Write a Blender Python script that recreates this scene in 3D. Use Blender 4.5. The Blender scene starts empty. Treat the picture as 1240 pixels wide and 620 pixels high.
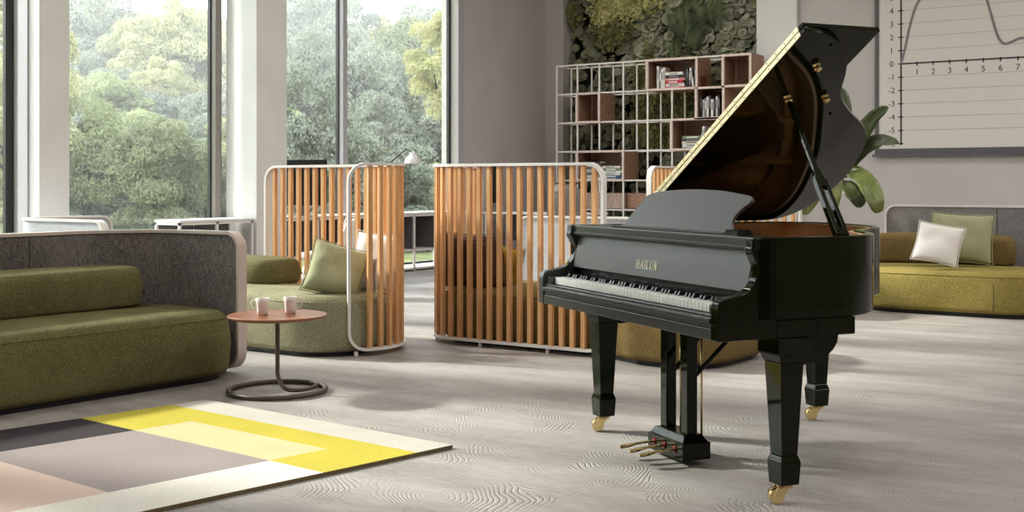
import bpy, bmesh, math, random
import numpy as np
from mathutils import Vector, Matrix
random.seed(7)
rng = np.random.default_rng(7)
C = bpy.context.scene.collection
PI = math.pi
R = math.radians
EYE = 1.2; F = 1400.0; CX = 620.0; HY = 222.0
AX, AY = 0.83433, 0.55127            # the room is turned 33.45 degrees against the view axis

# ------------------------------------------------------------------ measuring helpers (survey of the place)
def room(X, Z):                       # lateral / depth distances -> room coordinates
    return (AX*X - AY*Z, AY*X + AX*Z)
def W(px, py, Z):
    X = (px-CX)/F*Z
    x, y = room(X, Z)
    return Vector((x, y, EYE - (py-HY)*Z/F))

# ------------------------------------------------------------------ materials
MATS = {}
def nm(name):
    m = bpy.data.materials.new(name); m.use_nodes = True
    nt = m.node_tree; b = nt.nodes['Principled BSDF']
    MATS[name] = m
    return m, nt, b
def setp(b, **k):
    for a, v in k.items():
        a = a.replace('_', ' ')
        if a in b.inputs: b.inputs[a].default_value = v
def rgba(c): return (c[0], c[1], c[2], 1)
def srgb(r, g, b):
    f = lambda c: (c/255/12.92) if c/255 <= .04045 else ((c/255+.055)/1.055)**2.4
    return (f(r), f(g), f(b))
def coords(nt, scale=(1, 1, 1), rot=(0, 0, 0), kind='Object'):
    t = nt.nodes.new('ShaderNodeTexCoord'); mp = nt.nodes.new('ShaderNodeMapping')
    mp.inputs['Scale'].default_value = scale; mp.inputs['Rotation'].default_value = rot
    nt.links.new(t.outputs[kind], mp.inputs['Vector']); return mp.outputs['Vector']
def noise(nt, vec, scale, detail=3, rough=.5):
    n = nt.nodes.new('ShaderNodeTexNoise'); n.inputs['Scale'].default_value = scale
    n.inputs['Detail'].default_value = detail; n.inputs['Roughness'].default_value = rough
    nt.links.new(vec, n.inputs['Vector']); return n.outputs['Fac']
def ramp(nt, fac, stops):
    r = nt.nodes.new('ShaderNodeValToRGB')
    e = r.color_ramp.elements
    while len(e) < len(stops): e.new(.5)
    for i, (p, c) in enumerate(stops):
        e[i].position = p; e[i].color = rgba(c)
    nt.links.new(fac, r.inputs['Fac']); return r.outputs['Color']
def bump(nt, b, h, strength=.3, dist=.01):
    n = nt.nodes.new('ShaderNodeBump'); n.inputs['Strength'].default_value = strength
    n.inputs['Distance'].default_value = dist
    nt.links.new(h, n.inputs['Height']); nt.links.new(n.outputs['Normal'], b.inputs['Normal'])
def math_(nt, op, a, bb=None, clamp=False):
    n = nt.nodes.new('ShaderNodeMath'); n.operation = op; n.use_clamp = clamp
    for i, v in enumerate((a, bb)):
        if v is None: continue
        if isinstance(v, (int, float)): n.inputs[i].default_value = v
        else: nt.links.new(v, n.inputs[i])
    return n.outputs[0]
def plain(name, c, rough=.5, metal=0, **k):
    m, nt, b = nm(name); setp(b, Base_Color=rgba(c), Roughness=rough, Metallic=metal, **k)
    return m
def varied(name, c1, c2, scale=4, rough=.6, bumpscale=None, bs=.2, bd=.004, stretch=(1, 1, 1), metal=0, **k):
    m, nt, b = nm(name); setp(b, Roughness=rough, Metallic=metal, **k)
    v = coords(nt, stretch)
    nt.links.new(ramp(nt, noise(nt, v, scale, 4), [(.3, c1), (.7, c2)]), b.inputs['Base Color'])
    if bumpscale: bump(nt, b, noise(nt, v, bumpscale, 2), bs, bd)
    return m
def fabric(name, c1, c2, grain=260, amp=.6, weave=False, rough=.95):
    m, nt, b = nm(name); setp(b, Roughness=rough); b.inputs['Specular IOR Level'].default_value = .15
    v = coords(nt)
    f = noise(nt, v, grain, 2, .7)
    if weave:
        v2 = coords(nt, (1, 1, .12)); v3 = coords(nt, (.25, .25, 1))
        f = math_(nt, 'MULTIPLY', math_(nt, 'ADD', noise(nt, v2, grain, 2, .7), noise(nt, v3, grain, 2, .7)), .5)
    g = noise(nt, v, 3, 3)
    h = math_(nt, 'ADD', math_(nt, 'MULTIPLY', f, .8), math_(nt, 'MULTIPLY', g, .2))
    nt.links.new(ramp(nt, h, [(.36, c1), (.62, c2)]), b.inputs['Base Color'])
    bump(nt, b, f, amp, .003)
    return m
def wood(name, c1, c2, scale=(14, 14, 1.2), rough=.45, sc=3):
    m, nt, b = nm(name); setp(b, Roughness=rough)
    v = coords(nt, scale)
    f = noise(nt, v, sc, 6, .6)
    nt.links.new(ramp(nt, f, [(.3, c1), (.68, c2)]), b.inputs['Base Color'])
    bump(nt, b, f, .08, .003)
    return m

m_wall = varied('wall paint', srgb(186, 180, 178), srgb(194, 188, 186), 1.2, .85, 90, .05, .002)
m_col = varied('column plaster', srgb(222, 220, 219), srgb(230, 228, 226), 2, .8, 120, .05, .002)
m_ceil = plain('ceiling white', srgb(225, 225, 225), .9)
m_black_metal = plain('black frame metal', (.012, .012, .014), .45)
m_lav_metal = plain('light window profile', srgb(176, 173, 178), .4)
m_brown_metal = plain('bronze window profile', srgb(138, 130, 126), .4)
m_white_metal = plain('white powder coated metal', srgb(232, 228, 226), .4)
m_pink_metal = plain('pale beige sofa edge', srgb(206, 190, 182), .5)
m_shelf_metal = plain('off white shelf frame', srgb(238, 230, 227), .5)
m_grey_dark = plain('dark grey panel', srgb(104, 102, 104), .6)
m_green = fabric('sage green upholstery', srgb(92, 90, 70), srgb(172, 168, 136), 170)
m_olive = fabric('olive upholstery', srgb(66, 64, 38), srgb(128, 122, 84), 170)
m_mustard = fabric('mustard olive upholstery', srgb(96, 86, 36), srgb(172, 156, 92), 170)
m_brownolive = fabric('brown olive upholstery', srgb(78, 64, 36), srgb(142, 120, 76), 170)
m_seam = plain('dark seam thread', srgb(58, 58, 30), .9)
m_greyfab = fabric('charcoal woven fabric', srgb(56, 52, 52), srgb(148, 141, 137), 160, .3, True)
m_midgrey = fabric('mid grey woven fabric', srgb(104, 102, 104), srgb(156, 152, 152), 200, .3, True)
m_lightfab = fabric('light grey woven fabric', srgb(168, 170, 176), srgb(214, 216, 220), 200, .2, True)
m_whitecush = fabric('white cushion cotton', srgb(222, 216, 210), srgb(238, 234, 230), 300, .3)
m_greencush = fabric('soft green cushion linen', srgb(134, 136, 104), srgb(184, 184, 150), 300, .4)
m_browncush = fabric('brown cushion wool', srgb(66, 46, 38), srgb(104, 76, 64), 300, .4)
m_ochrecush = fabric('ochre cushion wool', srgb(140, 110, 40), srgb(180, 146, 62), 300, .4)
m_slat = wood('oiled oak slats', srgb(192, 136, 86), srgb(226, 178, 128), (30, 30, 1.4), .45, 2)
m_boxwood = wood('brown chipboard lining', srgb(118, 84, 66), srgb(186, 146, 122), (12, 12, 12), .6, 3)
m_palewood = wood('pale plank drawer front', srgb(160, 132, 118), srgb(196, 172, 158), (14, 14, 2), .6, 2)
m_walnut = wood('reddish walnut tabletop', srgb(112, 68, 46), srgb(150, 100, 74), (3, 18, 18), .35, 2)
m_tube = plain('taupe tube metal', srgb(88, 76, 68), .45, .3)
m_mug = plain('white glazed ceramic', srgb(236, 226, 220), .18)
m_screen = plain('black plastic', (.01, .01, .01), .4)
m_board = plain('board surface', srgb(214, 208, 204), .7)
m_boardframe = plain('board frame grey', srgb(88, 86, 90), .6)
m_ink = plain('chart ink', srgb(70, 66, 66), .8)
m_curveink = plain('chart curve grey', srgb(128, 124, 124), .8)
m_gridink = plain('faint chart line', srgb(184, 178, 176), .8)
m_soil = plain('soil', srgb(50, 40, 30), .95)
m_pot = plain('charcoal planter', srgb(50, 50, 50), .6)
m_stem = plain('dark plant stem', srgb(34, 42, 20), .5)
# piano
m_pblack, nt, b = nm('piano black lacquer'); setp(b, Base_Color=(.0055, .0085, .0012, 1), Roughness=.05, Specular_IOR_Level=.24)
m_psatin, nt, b = nm('piano satin black'); setp(b, Base_Color=(.035, .036, .034, 1), Roughness=.3)
m_plid, nt, b = nm('lid lacquer'); setp(b, Base_Color=(.007, .010, .003, 1), Roughness=.05, IOR=1.3)
m_pfall, nt, b = nm('piano name board painted sheen'); setp(b, Base_Color=(.075, .073, .074, 1), Roughness=.42)  # grey base carries the daylight reflected on the black fallboard
m_pgrey, nt, b = nm('piano desk panel painted sheen'); setp(b, Base_Color=(.10, .098, .098, 1), Roughness=.45, Specular_IOR_Level=.35)  # music desk: reflected window sheen put into the base colour
m_gold = plain('polished brass', srgb(232, 208, 150), .22, 1)
m_hinge = plain('brass piano hinge', srgb(238, 222, 188), .4, .75)
m_plate = plain('gold bronze cast plate', srgb(214, 158, 86), .45, .4)
m_string = plain('steel strings', srgb(226, 204, 168), .4, 1)
m_copper = plain('copper wound strings', srgb(170, 96, 54), .35, 1)
m_sound = wood('spruce soundboard', srgb(206, 130, 62), srgb(236, 168, 96), (3, 30, 30), .3, 2)
m_maple = varied('birdseye maple veneer', srgb(244, 184, 132), srgb(252, 212, 166), 30, .35)
m_ivory = plain('ivory white key', srgb(250, 249, 247), .25)
m_ebony = plain('black key', (.01, .01, .01), .25)
m_felt = plain('red felt', srgb(120, 20, 24), .9)
m_goldtxt = plain('gold leaf lettering', srgb(244, 236, 214), .5)

# glass: clear pane that lets daylight through and mirrors a little
m_glass = bpy.data.materials.new('clear window glass'); m_glass.use_nodes = True
nt = m_glass.node_tree; nt.nodes.clear()
o_ = nt.nodes.new('ShaderNodeOutputMaterial'); mx = nt.nodes.new('ShaderNodeMixShader')
tr = nt.nodes.new('ShaderNodeBsdfTransparent'); gl = nt.nodes.new('ShaderNodeBsdfGlossy'); lw = nt.nodes.new('ShaderNodeLayerWeight')
tr.inputs['Color'].default_value = (.93, .96, .95, 1); gl.inputs['Roughness'].default_value = 0
lw.inputs['Blend'].default_value = .5
fz = math_(nt, 'ADD', math_(nt, 'MULTIPLY', math_(nt, 'POWER', lw.outputs['Facing'], 5), .55), .03)
nt.links.new(fz, mx.inputs[0]); nt.links.new(tr.outputs[0], mx.inputs[1]); nt.links.new(gl.outputs[0], mx.inputs[2])
nt.links.new(mx.outputs[0], o_.inputs['Surface'])

# floor: trowelled fan arcs in grey mineral screed
m_floor, nt, b = nm('trowelled grey floor'); setp(b, Roughness=.62)
def arcs(nt, scale, rot, freq):
    v = coords(nt, (1, 1, 0), (0, 0, rot))
    wn = nt.nodes.new('ShaderNodeTexNoise'); wn.inputs['Scale'].default_value = 1.6; wn.inputs['Detail'].default_value = 2
    nt.links.new(v, wn.inputs['Vector'])
    vm = nt.nodes.new('ShaderNodeVectorMath'); vm.operation = 'MULTIPLY_ADD'
    nt.links.new(wn.outputs['Color'], vm.inputs[0]); vm.inputs[1].default_value = (.34, .26, 0); nt.links.new(v, vm.inputs[2])
    vo = nt.nodes.new('ShaderNodeTexVoronoi'); vo.voronoi_dimensions = '2D'; vo.inputs['Scale'].default_value = scale
    vo.inputs['Randomness'].default_value = 1
    nt.links.new(vm.outputs[0], vo.inputs['Vector'])
    d = math_(nt, 'DIVIDE', vo.outputs['Distance'], scale)
    d = math_(nt, 'ADD', d, math_(nt, 'MULTIPLY', noise(nt, v, 9, 3), .022))
    rings = math_(nt, 'SINE', math_(nt, 'MULTIPLY', d, freq))
    rings = math_(nt, 'POWER', math_(nt, 'ADD', math_(nt, 'MULTIPLY', rings, .5), .5), 4)
    sub = nt.nodes.new('ShaderNodeVectorMath'); sub.operation = 'SUBTRACT'
    nt.links.new(vm.outputs[0], sub.inputs[0]); nt.links.new(vo.outputs['Position'], sub.inputs[1])
    sp = nt.nodes.new('ShaderNodeSeparateXYZ'); nt.links.new(sub.outputs[0], sp.inputs[0])
    ang = math_(nt, 'ADD', math_(nt, 'MULTIPLY', sp.outputs['X'], 5.0), .25, True)   # only the half of each ring on one side
    inner = math_(nt, 'MULTIPLY', math_(nt, 'SUBTRACT', d, .05), 14, True)
    msk = math_(nt, 'MULTIPLY', math_(nt, 'SUBTRACT', noise(nt, v, 1.7, 2), .36), 5, True)
    return math_(nt, 'MULTIPLY', math_(nt, 'MULTIPLY', rings, ang), math_(nt, 'MULTIPLY', msk, inner))
v = coords(nt, (1, 1, 0))
r1 = arcs(nt, 1.9, .3, 300); r2 = arcs(nt, 2.4, 1.5, 330); r3 = arcs(nt, 1.7, 3.3, 290)
rr = math_(nt, 'MAXIMUM', math_(nt, 'MAXIMUM', r1, r2), math_(nt, 'MULTIPLY', r3, .8))
big = noise(nt, coords(nt, (.5, 2.0, 0), (0, 0, -.5)), 1.6, 5, .6)
fine = noise(nt, coords(nt, (2, 14, 0), (0, 0, -.5)), 5, 5, .7)
mixf = math_(nt, 'ADD', math_(nt, 'MULTIPLY', big, .6), math_(nt, 'MULTIPLY', fine, .4))
base = ramp(nt, mixf, [(.32, srgb(120, 114, 110)), (.5, srgb(154, 148, 144)), (.68, srgb(178, 173, 170))])
mm = nt.nodes.new('ShaderNodeMixRGB'); mm.blend_type = 'MULTIPLY'
nt.links.new(math_(nt, 'MULTIPLY', rr, .17), mm.inputs[0]); nt.links.new(base, mm.inputs[1]); mm.inputs[2].default_value = (.55, .52, .5, 1)
nt.links.new(mm.outputs[0], b.inputs['Base Color'])
hh = math_(nt, 'ADD', math_(nt, 'MULTIPLY', rr, -1.0), math_(nt, 'MULTIPLY', fine, .35))
bump(nt, b, hh, .6, .0045)

# rug piles
def pile(name, c):
    d = tuple(x*.72 for x in c)
    return fabric(name, d, c, 170, 1.0)
rug_m = [pile('rug beige', srgb(206, 200, 190)), pile('rug yellow', srgb(200, 186, 74)), pile('rug tan', srgb(214, 198, 154)),
         pile('rug charcoal', srgb(60, 54, 57)), pile('rug taupe', srgb(160, 149, 147)), pile('rug white', srgb(232, 228, 218)),
         pile('rug pink', srgb(216, 192, 180)), pile('rug binding', srgb(134, 118, 88))]

def leafmat(name, c1, c2, trans=.35, scale=.9):
    m = bpy.data.materials.new(name); m.use_nodes = True; nt = m.node_tree; nt.nodes.clear()
    out = nt.nodes.new('ShaderNodeOutputMaterial')
    v = coords(nt)
    col = ramp(nt, noise(nt, v, scale, 3, .7), [(.35, c1), (.65, c2)])
    d = nt.nodes.new('ShaderNodeBsdfDiffuse'); t = nt.nodes.new('ShaderNodeBsdfTranslucent')
    mx = nt.nodes.new('ShaderNodeMixShader'); mx.inputs[0].default_value = trans
    nt.links.new(col, d.inputs['Color']); nt.links.new(col, t.inputs['Color'])
    nt.links.new(d.outputs[0], mx.inputs[1]); nt.links.new(t.outputs[0], mx.inputs[2])
    nt.links.new(mx.outputs[0], out.inputs['Surface'])
    return m
m_leafA = leafmat('forest leaf green', (.20, .22, .13), (.34, .36, .22))
m_leafB = leafmat('forest leaf yellow green', (.38, .38, .19), (.56, .54, .32))
m_leafC = leafmat('forest leaf grey green', (.22, .24, .19), (.36, .38, .30))
m_leafD = leafmat('forest leaf fresh green', (.28, .31, .15), (.44, .47, .26))
m_bark = plain('bark', (.06, .05, .04), .9)
m_grass = varied('meadow grass', srgb(96, 104, 60), srgb(130, 134, 84), 1.5, .95)

# ------------------------------------------------------------------ mesh helpers
class MB:
    def __init__(s): s.v = []; s.f = []; s.m = []; s.cur = 0
    def add(s, vs, fs):
        o = len(s.v); s.v += [tuple(p) for p in vs]
        for f in fs: s.f.append(tuple(i+o for i in f)); s.m.append(s.cur)
    def box(s, x0, x1, y0, y1, z0, z1):
        s.hexa([(x0, y0, z0), (x1, y0, z0), (x1, y1, z0), (x0, y1, z0)], [(x0, y0, z1), (x1, y0, z1), (x1, y1, z1), (x0, y1, z1)])
    def hexa(s, lo, hi):
        s.add(list(lo)+list(hi), [(3, 2, 1, 0), (4, 5, 6, 7), (0, 1, 5, 4), (1, 2, 6, 5), (2, 3, 7, 6), (3, 0, 4, 7)])
    def prism(s, pts, z0, z1):      # pts counter-clockwise, vertical extrusion
        n = len(pts)
        s.add([(x, y, z0) for x, y in pts]+[(x, y, z1) for x, y in pts],
              [tuple(range(n))[::-1], tuple(range(n, 2*n))]+[(i, (i+1) % n, n+(i+1) % n, n+i) for i in range(n)])
    def extr(s, pts, vec):          # closed 3d polygon extruded by vec
        n = len(pts); v = Vector(vec)
        s.add([tuple(p) for p in pts]+[tuple(Vector(p)+v) for p in pts],
              [tuple(range(n))[::-1], tuple(range(n, 2*n))]+[(i, (i+1) % n, n+(i+1) % n, n+i) for i in range(n)])
    def tube(s, pts, r, n=8, cap=True):
        pts = [Vector(p) for p in pts]; N = len(pts)
        rs = r if isinstance(r, (list, tuple)) else [r]*N
        vs = []; fs = []; ref = None
        for i, p in enumerate(pts):
            t = (pts[min(i+1, N-1)]-pts[max(i-1, 0)]).normalized()
            if ref is None:
                ref = t.orthogonal().normalized()
            ref = (ref - t*ref.dot(t)).normalized(); b = t.cross(ref)
            for k in range(n):
                a = 2*PI*k/n; vs.append(p+(ref*math.cos(a)+b*math.sin(a))*rs[i])
        for i in range(N-1):
            for k in range(n):
                fs.append((i*n+k, i*n+(k+1) % n, (i+1)*n+(k+1) % n, (i+1)*n+k))
        if cap: fs += [tuple(range(n))[::-1], tuple((N-1)*n+k for k in range(n))]
        s.add(vs, fs)
    def lathe(s, prof, n=24, c=(0, 0, 0)):   # prof list of (r,z)
        vs = []; fs = []
        for r_, z in prof:
            for k in range(n):
                a = 2*PI*k/n; vs.append((c[0]+r_*math.cos(a), c[1]+r_*math.sin(a), c[2]+z))
        for i in range(len(prof)-1):
            for k in range(n): fs.append((i*n+k, i*n+(k+1) % n, (i+1)*n+(k+1) % n, (i+1)*n+k))
        fs += [tuple(range(n))[::-1], tuple((len(prof)-1)*n+k for k in range(n))]
        s.add(vs, fs)
    def build(s, name, mat, parent=None, off=(0, 0, 0), bevel=0, smooth=False, seg=2):
        me = bpy.data.meshes.new(name)
        me.from_pydata([(x-off[0], y-off[1], z-off[2]) for x, y, z in s.v], [], s.f)
        mats = mat if isinstance(mat, (list, tuple)) else [mat]
        for m in mats: me.materials.append(m)
        if len(mats) > 1: me.polygons.foreach_set('material_index', s.m)
        bm = bmesh.new(); bm.from_mesh(me); bmesh.ops.recalc_face_normals(bm, faces=bm.faces); bm.to_mesh(me); bm.free()
        if smooth:
            me.polygons.foreach_set('use_smooth', [True]*len(me.polygons))
        o = bpy.data.objects.new(name, me); C.objects.link(o)
        if parent: o.parent = parent
        if bevel:
            md = o.modifiers.new('bevel', 'BEVEL'); md.width = bevel; md.segments = seg; md.limit_method = 'ANGLE'; md.angle_limit = R(40)
            if smooth is False:
                me.polygons.foreach_set('use_smooth', [True]*len(me.polygons)); md.harden_normals = True
        return o
def sharp(o, ang=35):
    me = o.data
    bm = bmesh.new(); bm.from_mesh(me)
    for e in bm.edges:
        if len(e.link_faces) == 2 and e.calc_face_angle(0) > R(ang): e.smooth = False
    for f in bm.faces: f.smooth = True
    bm.to_mesh(me); bm.free(); return o
def thing(name, label, cat, loc=(0, 0, 0), rz=0, group=None):
    o = bpy.data.objects.new(name, None); C.objects.link(o); o.empty_display_size = .1
    o.location = loc; o.rotation_euler = (0, 0, rz); tag(o, label, cat, group); return o
def tag(o, label, cat, group=None, kind=None):
    if label: o['label'] = label
    if cat: o['category'] = cat
    if group: o['group'] = group
    if kind: o['kind'] = kind
    return o
def struct(o): o['kind'] = 'structure'; return o
def copy_tree(o, parent=None):
    c = o.copy(); C.objects.link(c); c.parent = parent
    for ch in list(o.children): copy_tree(ch, c)
    return c

def catmull(pts, n=6, closed=False):
    P = [Vector(p) for p in pts]; out = []
    N = len(P)
    rng_ = range(N if closed else N-1)
    for i in rng_:
        if closed: p0, p1, p2, p3 = P[(i-1) % N], P[i], P[(i+1) % N], P[(i+2) % N]
        else: p0, p1, p2, p3 = P[max(i-1, 0)], P[i], P[i+1], P[min(i+2, N-1)]
        for k in range(n):
            t = k/n
            out.append(.5*((2*p1)+(-p0+p2)*t+(2*p0-5*p1+4*p2-p3)*t*t+(-p0+3*p1-3*p2+p3)*t**3))
    if not closed: out.append(P[-1])
    return out
def arc(cx, cy, r, a0, a1, n=8):
    return [(cx+r*math.cos(R(a0+(a1-a0)*i/n)), cy+r*math.sin(R(a0+(a1-a0)*i/n))) for i in range(n+1)]
def inset(pts, d):                 # closed CCW outline, inward by d
    n = len(pts); out = []
    for i in range(n):
        p = Vector(pts[i]); a = Vector(pts[i-1]); b = Vector(pts[(i+1) % n])
        t = (b-a); t = t.normalized() if t.length > 1e-9 else Vector((1, 0)); out.append((p.x-t.y*d, p.y+t.x*d))
    return out
def roundrect(x0, x1, y0, y1, r, n=8):
    rs = r if isinstance(r, (list, tuple)) else [r]*4      # corners: x0y0, x1y0, x1y1, x0y1
    return arc(x0+rs[0], y0+rs[0], rs[0], 180, 270, n)+arc(x1-rs[1], y0+rs[1], rs[1], 270, 360, n)+arc(x1-rs[2], y1-rs[2], rs[2], 0, 90, n)+arc(x0+rs[3], y1-rs[3], rs[3], 90, 180, n)
def dens(pts, step=.05):
    out = []
    n = len(pts)
    for i in range(n):
        a = Vector(pts[i]); b = Vector(pts[(i+1) % n]); L = (b-a).length
        k = max(1, int(L/step))
        for j in range(k): out.append(tuple(a.lerp(b, j/k)))
    return out
def cushion_mb(pts, z0, z1, r, bulge=.0, seam=False):
    """upholstered block: outline with rounded upper and lower edges"""
    mb = MB(); pts = dens(pts); n = len(pts)
    prof = []
    for k in range(5): a = R(90*k/4); prof.append((r*.5*(1-math.sin(a)), z0+r*.5*(1-math.cos(a))))
    prof = [(o_, z) for o_, z in prof]
    prof.append((-bulge, (z0+z1)/2))
    for k in range(6): a = R(90*k/5); prof.append((r*(1-math.cos(a)), z1-r+r*math.sin(a)))
    vs = []; fs = []
    for o_, z in prof:
        vs += [(x, y, z) for x, y in inset(pts, o_)]
    R_ = len(prof)
    for i in range(R_-1):
        for k in range(n): fs.append((i*n+k, i*n+(k+1) % n, (i+1)*n+(k+1) % n, (i+1)*n+k))
    fs += [tuple(range(n))[::-1]]
    # top: gentle crown
    cx = sum(p[0] for p in pts)/n; cy = sum(p[1] for p in pts)/n
    top = vs[-n:]
    base = len(vs)
    ringn = 5; prev = (R_-1)*n
    for j in range(1, ringn+1):
        t = j/(ringn+1)
        st = len(vs)
        vs += [(x+(cx-x)*t, y+(cy-y)*t, z1+.018*(1-(1-t)**2)) for x, y, z in top]
        for k in range(n): fs.append((prev+k, prev+(k+1) % n, st+(k+1) % n, st+k))
        prev = st
    vs.append((cx, cy, z1+.018)); c = len(vs)-1
    for k in range(n): fs.append((prev+k, prev+(k+1) % n, c))
    mb.add(vs, fs)
    return mb
def seam_mb(pts, z, off, r=.0035):
    mb = MB(); q = dens(inset(dens(pts), off)); mb.tube([(x, y, z) for x, y in q]+[(q[0][0], q[0][1], z)], r, 5, False); return mb

def resample(path, step=.03):
    P = [Vector((p[0], p[1])) for p in path]; L = [0]
    for i in range(1, len(P)): L.append(L[-1]+(P[i]-P[i-1]).length)
    T = L[-1]; n = max(2, int(T/step)); out = []
    def at(s):
        for i in range(1, len(P)):
            if s <= L[i]+1e-9:
                t = (s-L[i-1])/max(1e-9, L[i]-L[i-1]); d = (P[i]-P[i-1]).normalized(); return P[i-1].lerp(P[i], t), d
        return P[-1], (P[-1]-P[-2]).normalized()
    return at, T
def sweep_rect(mb, pts, sides, w, h, closed=False):
    """rectangular bar along 3d pts; 'sides' = width direction at every point"""
    N = len(pts); vs = []; fs = []
    for i in range(N):
        a = pts[(i-1) % N] if (closed or i > 0) else pts[0]; b = pts[(i+1) % N] if (closed or i < N-1) else pts[-1]
        t = (b-a).normalized(); s_ = sides[i]; s_ = (s_-t*s_.dot(t)).normalized(); u = t.cross(s_)
        for (p, q) in ((-1, -1), (1, -1), (1, 1), (-1, 1)): vs.append(pts[i]+s_*p*w/2+u*q*h/2)
    for i in range(N if closed else N-1):
        j = (i+1) % N
        for k in range(4): fs.append((i*4+k, i*4+(k+1) % 4, j*4+(k+1) % 4, j*4+k))
    if not closed: fs += [(3, 2, 1, 0), tuple((N-1)*4+k for k in range(4))]
    mb.add(vs, fs)
def frame_loop(path, z0, z1, rc, step=.04, inward=0.0, bottom_corner=None):
    """outline of an upright panel that follows 'path' in plan, corners rounded by rc"""
    at, T = resample(path); a = inward
    rb = rc if bottom_corner is None else bottom_corner
    q = []
    def rr_(cx, cz, r, a0, a1, n=7): return [(cx+r*math.cos(R(a0+(a1-a0)*i/n)), cz+r*math.sin(R(a0+(a1-a0)*i/n))) for i in range(n+1)]
    c = rr_(a+rb, z0+a+rb, rb, 180, 270)+rr_(T-a-rb, z0+a+rb, rb, 270, 360)+rr_(T-a-rc, z1-a-rc, rc, 0, 90)+rr_(a+rc, z1-a-rc, rc, 90, 180)
    n = len(c)
    for i in range(n):
        p = Vector(c[i]); r_ = Vector(c[(i+1) % n]); L = (r_-p).length; k = max(1, int(L/step))
        for j in range(k): q.append(p.lerp(r_, j/k))
    pts = []; sides = []
    for s_, z in q:
        P, d = at(min(max(s_, 0), T)); pts.append(Vector((P.x, P.y, z))); sides.append(Vector((-d.y, d.x, 0)))
    return pts, sides, q, at, T
def panel_mb(path, z0, z1, rc, thick, step=.04):
    """solid upholstered sheet following path, rounded corners"""
    at, T = resample(path); n = max(4, int(T/step)); mb = MB(); vs = []; fs = []
    ss = [T*i/n for i in range(n+1)]
    extra = [rc*(1-math.cos(R(a))) for a in (0, 20, 40, 60, 80)]
    ss = sorted(set([round(x, 4) for x in ss if rc < x < T-rc]+[round(e, 4) for e in extra]+[round(T-e, 4) for e in extra]+[round(rc, 4), round(T-rc, 4)]))
    def drop(s_):
        d = min(s_, T-s_)
        return 0 if d >= rc else rc-math.sqrt(max(0, rc*rc-(rc-d)**2))
    for s_ in ss:
        P, d = at(s_); nrm = Vector((-d.y, d.x)); e = drop(s_)
        for sd in (-thick/2, thick/2):
            q = P+nrm*sd
            vs += [(q.x, q.y, z0+e*.6), (q.x, q.y, z1-e)]
    for i in range(len(ss)-1):
        a = i*4; b = a+4
        fs += [(a, b, b+1, a+1), (a+2, a+3, b+3, b+2), (a+1, b+1, b+3, a+3), (a, a+2, b+2, b)]
    fs += [(0, 1, 3, 2)]; e = (len(ss)-1)*4; fs += [(e, e+2, e+3, e+1)]
    mb.add(vs, fs); return mb

def pillow_mb(w, h, t, n=14, seed=0):
    mb = MB(); rs = random.Random(seed); vs = []; fs = []
    for side in (1, -1):
        for i in range(n+1):
            for j in range(n+1):
                u = -1+2*i/n; v = -1+2*j/n
                k = 1-.07*(1-abs(v)**2)*(abs(u)**2); kk = 1-.07*(1-abs(u)**2)*(abs(v)**2)
                th = t/2*((1-abs(u)**2.4)*(1-abs(v)**2.4))**.55
                wr = .06*t*math.sin(5*u*v+seed+3*u)*math.cos(4*v-seed)*(1-u*u)*(1-v*v)*3
                vs.append((u*w/2*k, side*(th+(wr if side > 0 else -wr*.5)), v*h/2*kk))
    M_ = (n+1)*(n+1)
    for sd in range(2):
        for i in range(n):
            for j in range(n):
                a = sd*M_+i*(n+1)+j; fs.append((a, a+1, a+n+2, a+n+1))
    mb.add(vs, fs); return mb
def pillow(name, label, loc, w, h, t, rot, mat, seed=0, group=None):
    mb = pillow_mb(w, h, t, seed=seed)
    r_ = thing(name, label, 'cushion', loc, 0, group); r_.rotation_euler = rot
    o = mb.build('cushion_cover', mat, r_, smooth=True)
    bm = bmesh.new(); bm.from_mesh(o.data); bmesh.ops.remove_doubles(bm, verts=bm.verts, dist=.002); bm.to_mesh(o.data); bm.free()
    md = o.modifiers.new('sub', 'SUBSURF'); md.levels = 1; md.render_levels = 1
    # piped seam round the edge
    p = MB(); n = 14; edge = []
    for i in range(4*n):
        sd, k = divmod(i, n); q = -1+2*k/n
        u, v = ((q, -1), (1, q), (-q, 1), (-1, -q))[sd]
        edge.append((u*w/2*(1-.07*(1-v*v)*(u*u)), 0, v*h/2*(1-.07*(1-u*u)*(v*v))))
    edge.append(edge[0]); p.tube(edge, .004, 5, False); p.build('cushion_seam', mat, r_, smooth=True)
    return r_

# ------------------------------------------------------------------ THE ROOM
XW = -10.3; YB = 16.6; XR = 5.5; YF = -5.0; ZC = 5.6
def slab(name, mat, *a, bevel=0):
    mb = MB(); mb.box(*a); return struct(mb.build(name, mat, bevel=bevel))
slab('floor', m_floor, XW-.05, XR+.2, YF-.2, YB+.9, -.12, 0)
slab('ceiling', m_ceil, XW-.3, XR+.2, YF-.2, YB+.9, ZC, ZC+.15)
m_darkwall = varied('dark olive wall', srgb(70, 72, 54), srgb(80, 82, 62), 2, .85)
m_taupe = varied('taupe wall', srgb(132, 124, 110), srgb(142, 134, 120), 2, .85)
slab('wall_right', m_taupe, XR, XR+.2, YF, YB, 0, ZC)
slab('wall_front', m_darkwall, XW, XR+.2, YF-.2, YF, 0, ZC)
# back wall with the recess for the planted wall
def xb(px, y):                                 # room x where the sight line of px meets plane y
    r_ = (px-CX)/F; Z = y/(AX+AY*r_); return Z*(AX*r_-AY)
PW0, PW1 = xb(682, YB), xb(919, YB)
mb = MB(); mb.box(XW-.3, PW0, YB, YB+.9, 0, ZC); mb.box(PW1, XR+.2, YB, YB+.9, 0, ZC); mb.box(PW0, PW1, YB+.5, YB+.9, 0, ZC)
struct(mb.build('wall_back', m_wall))
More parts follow.
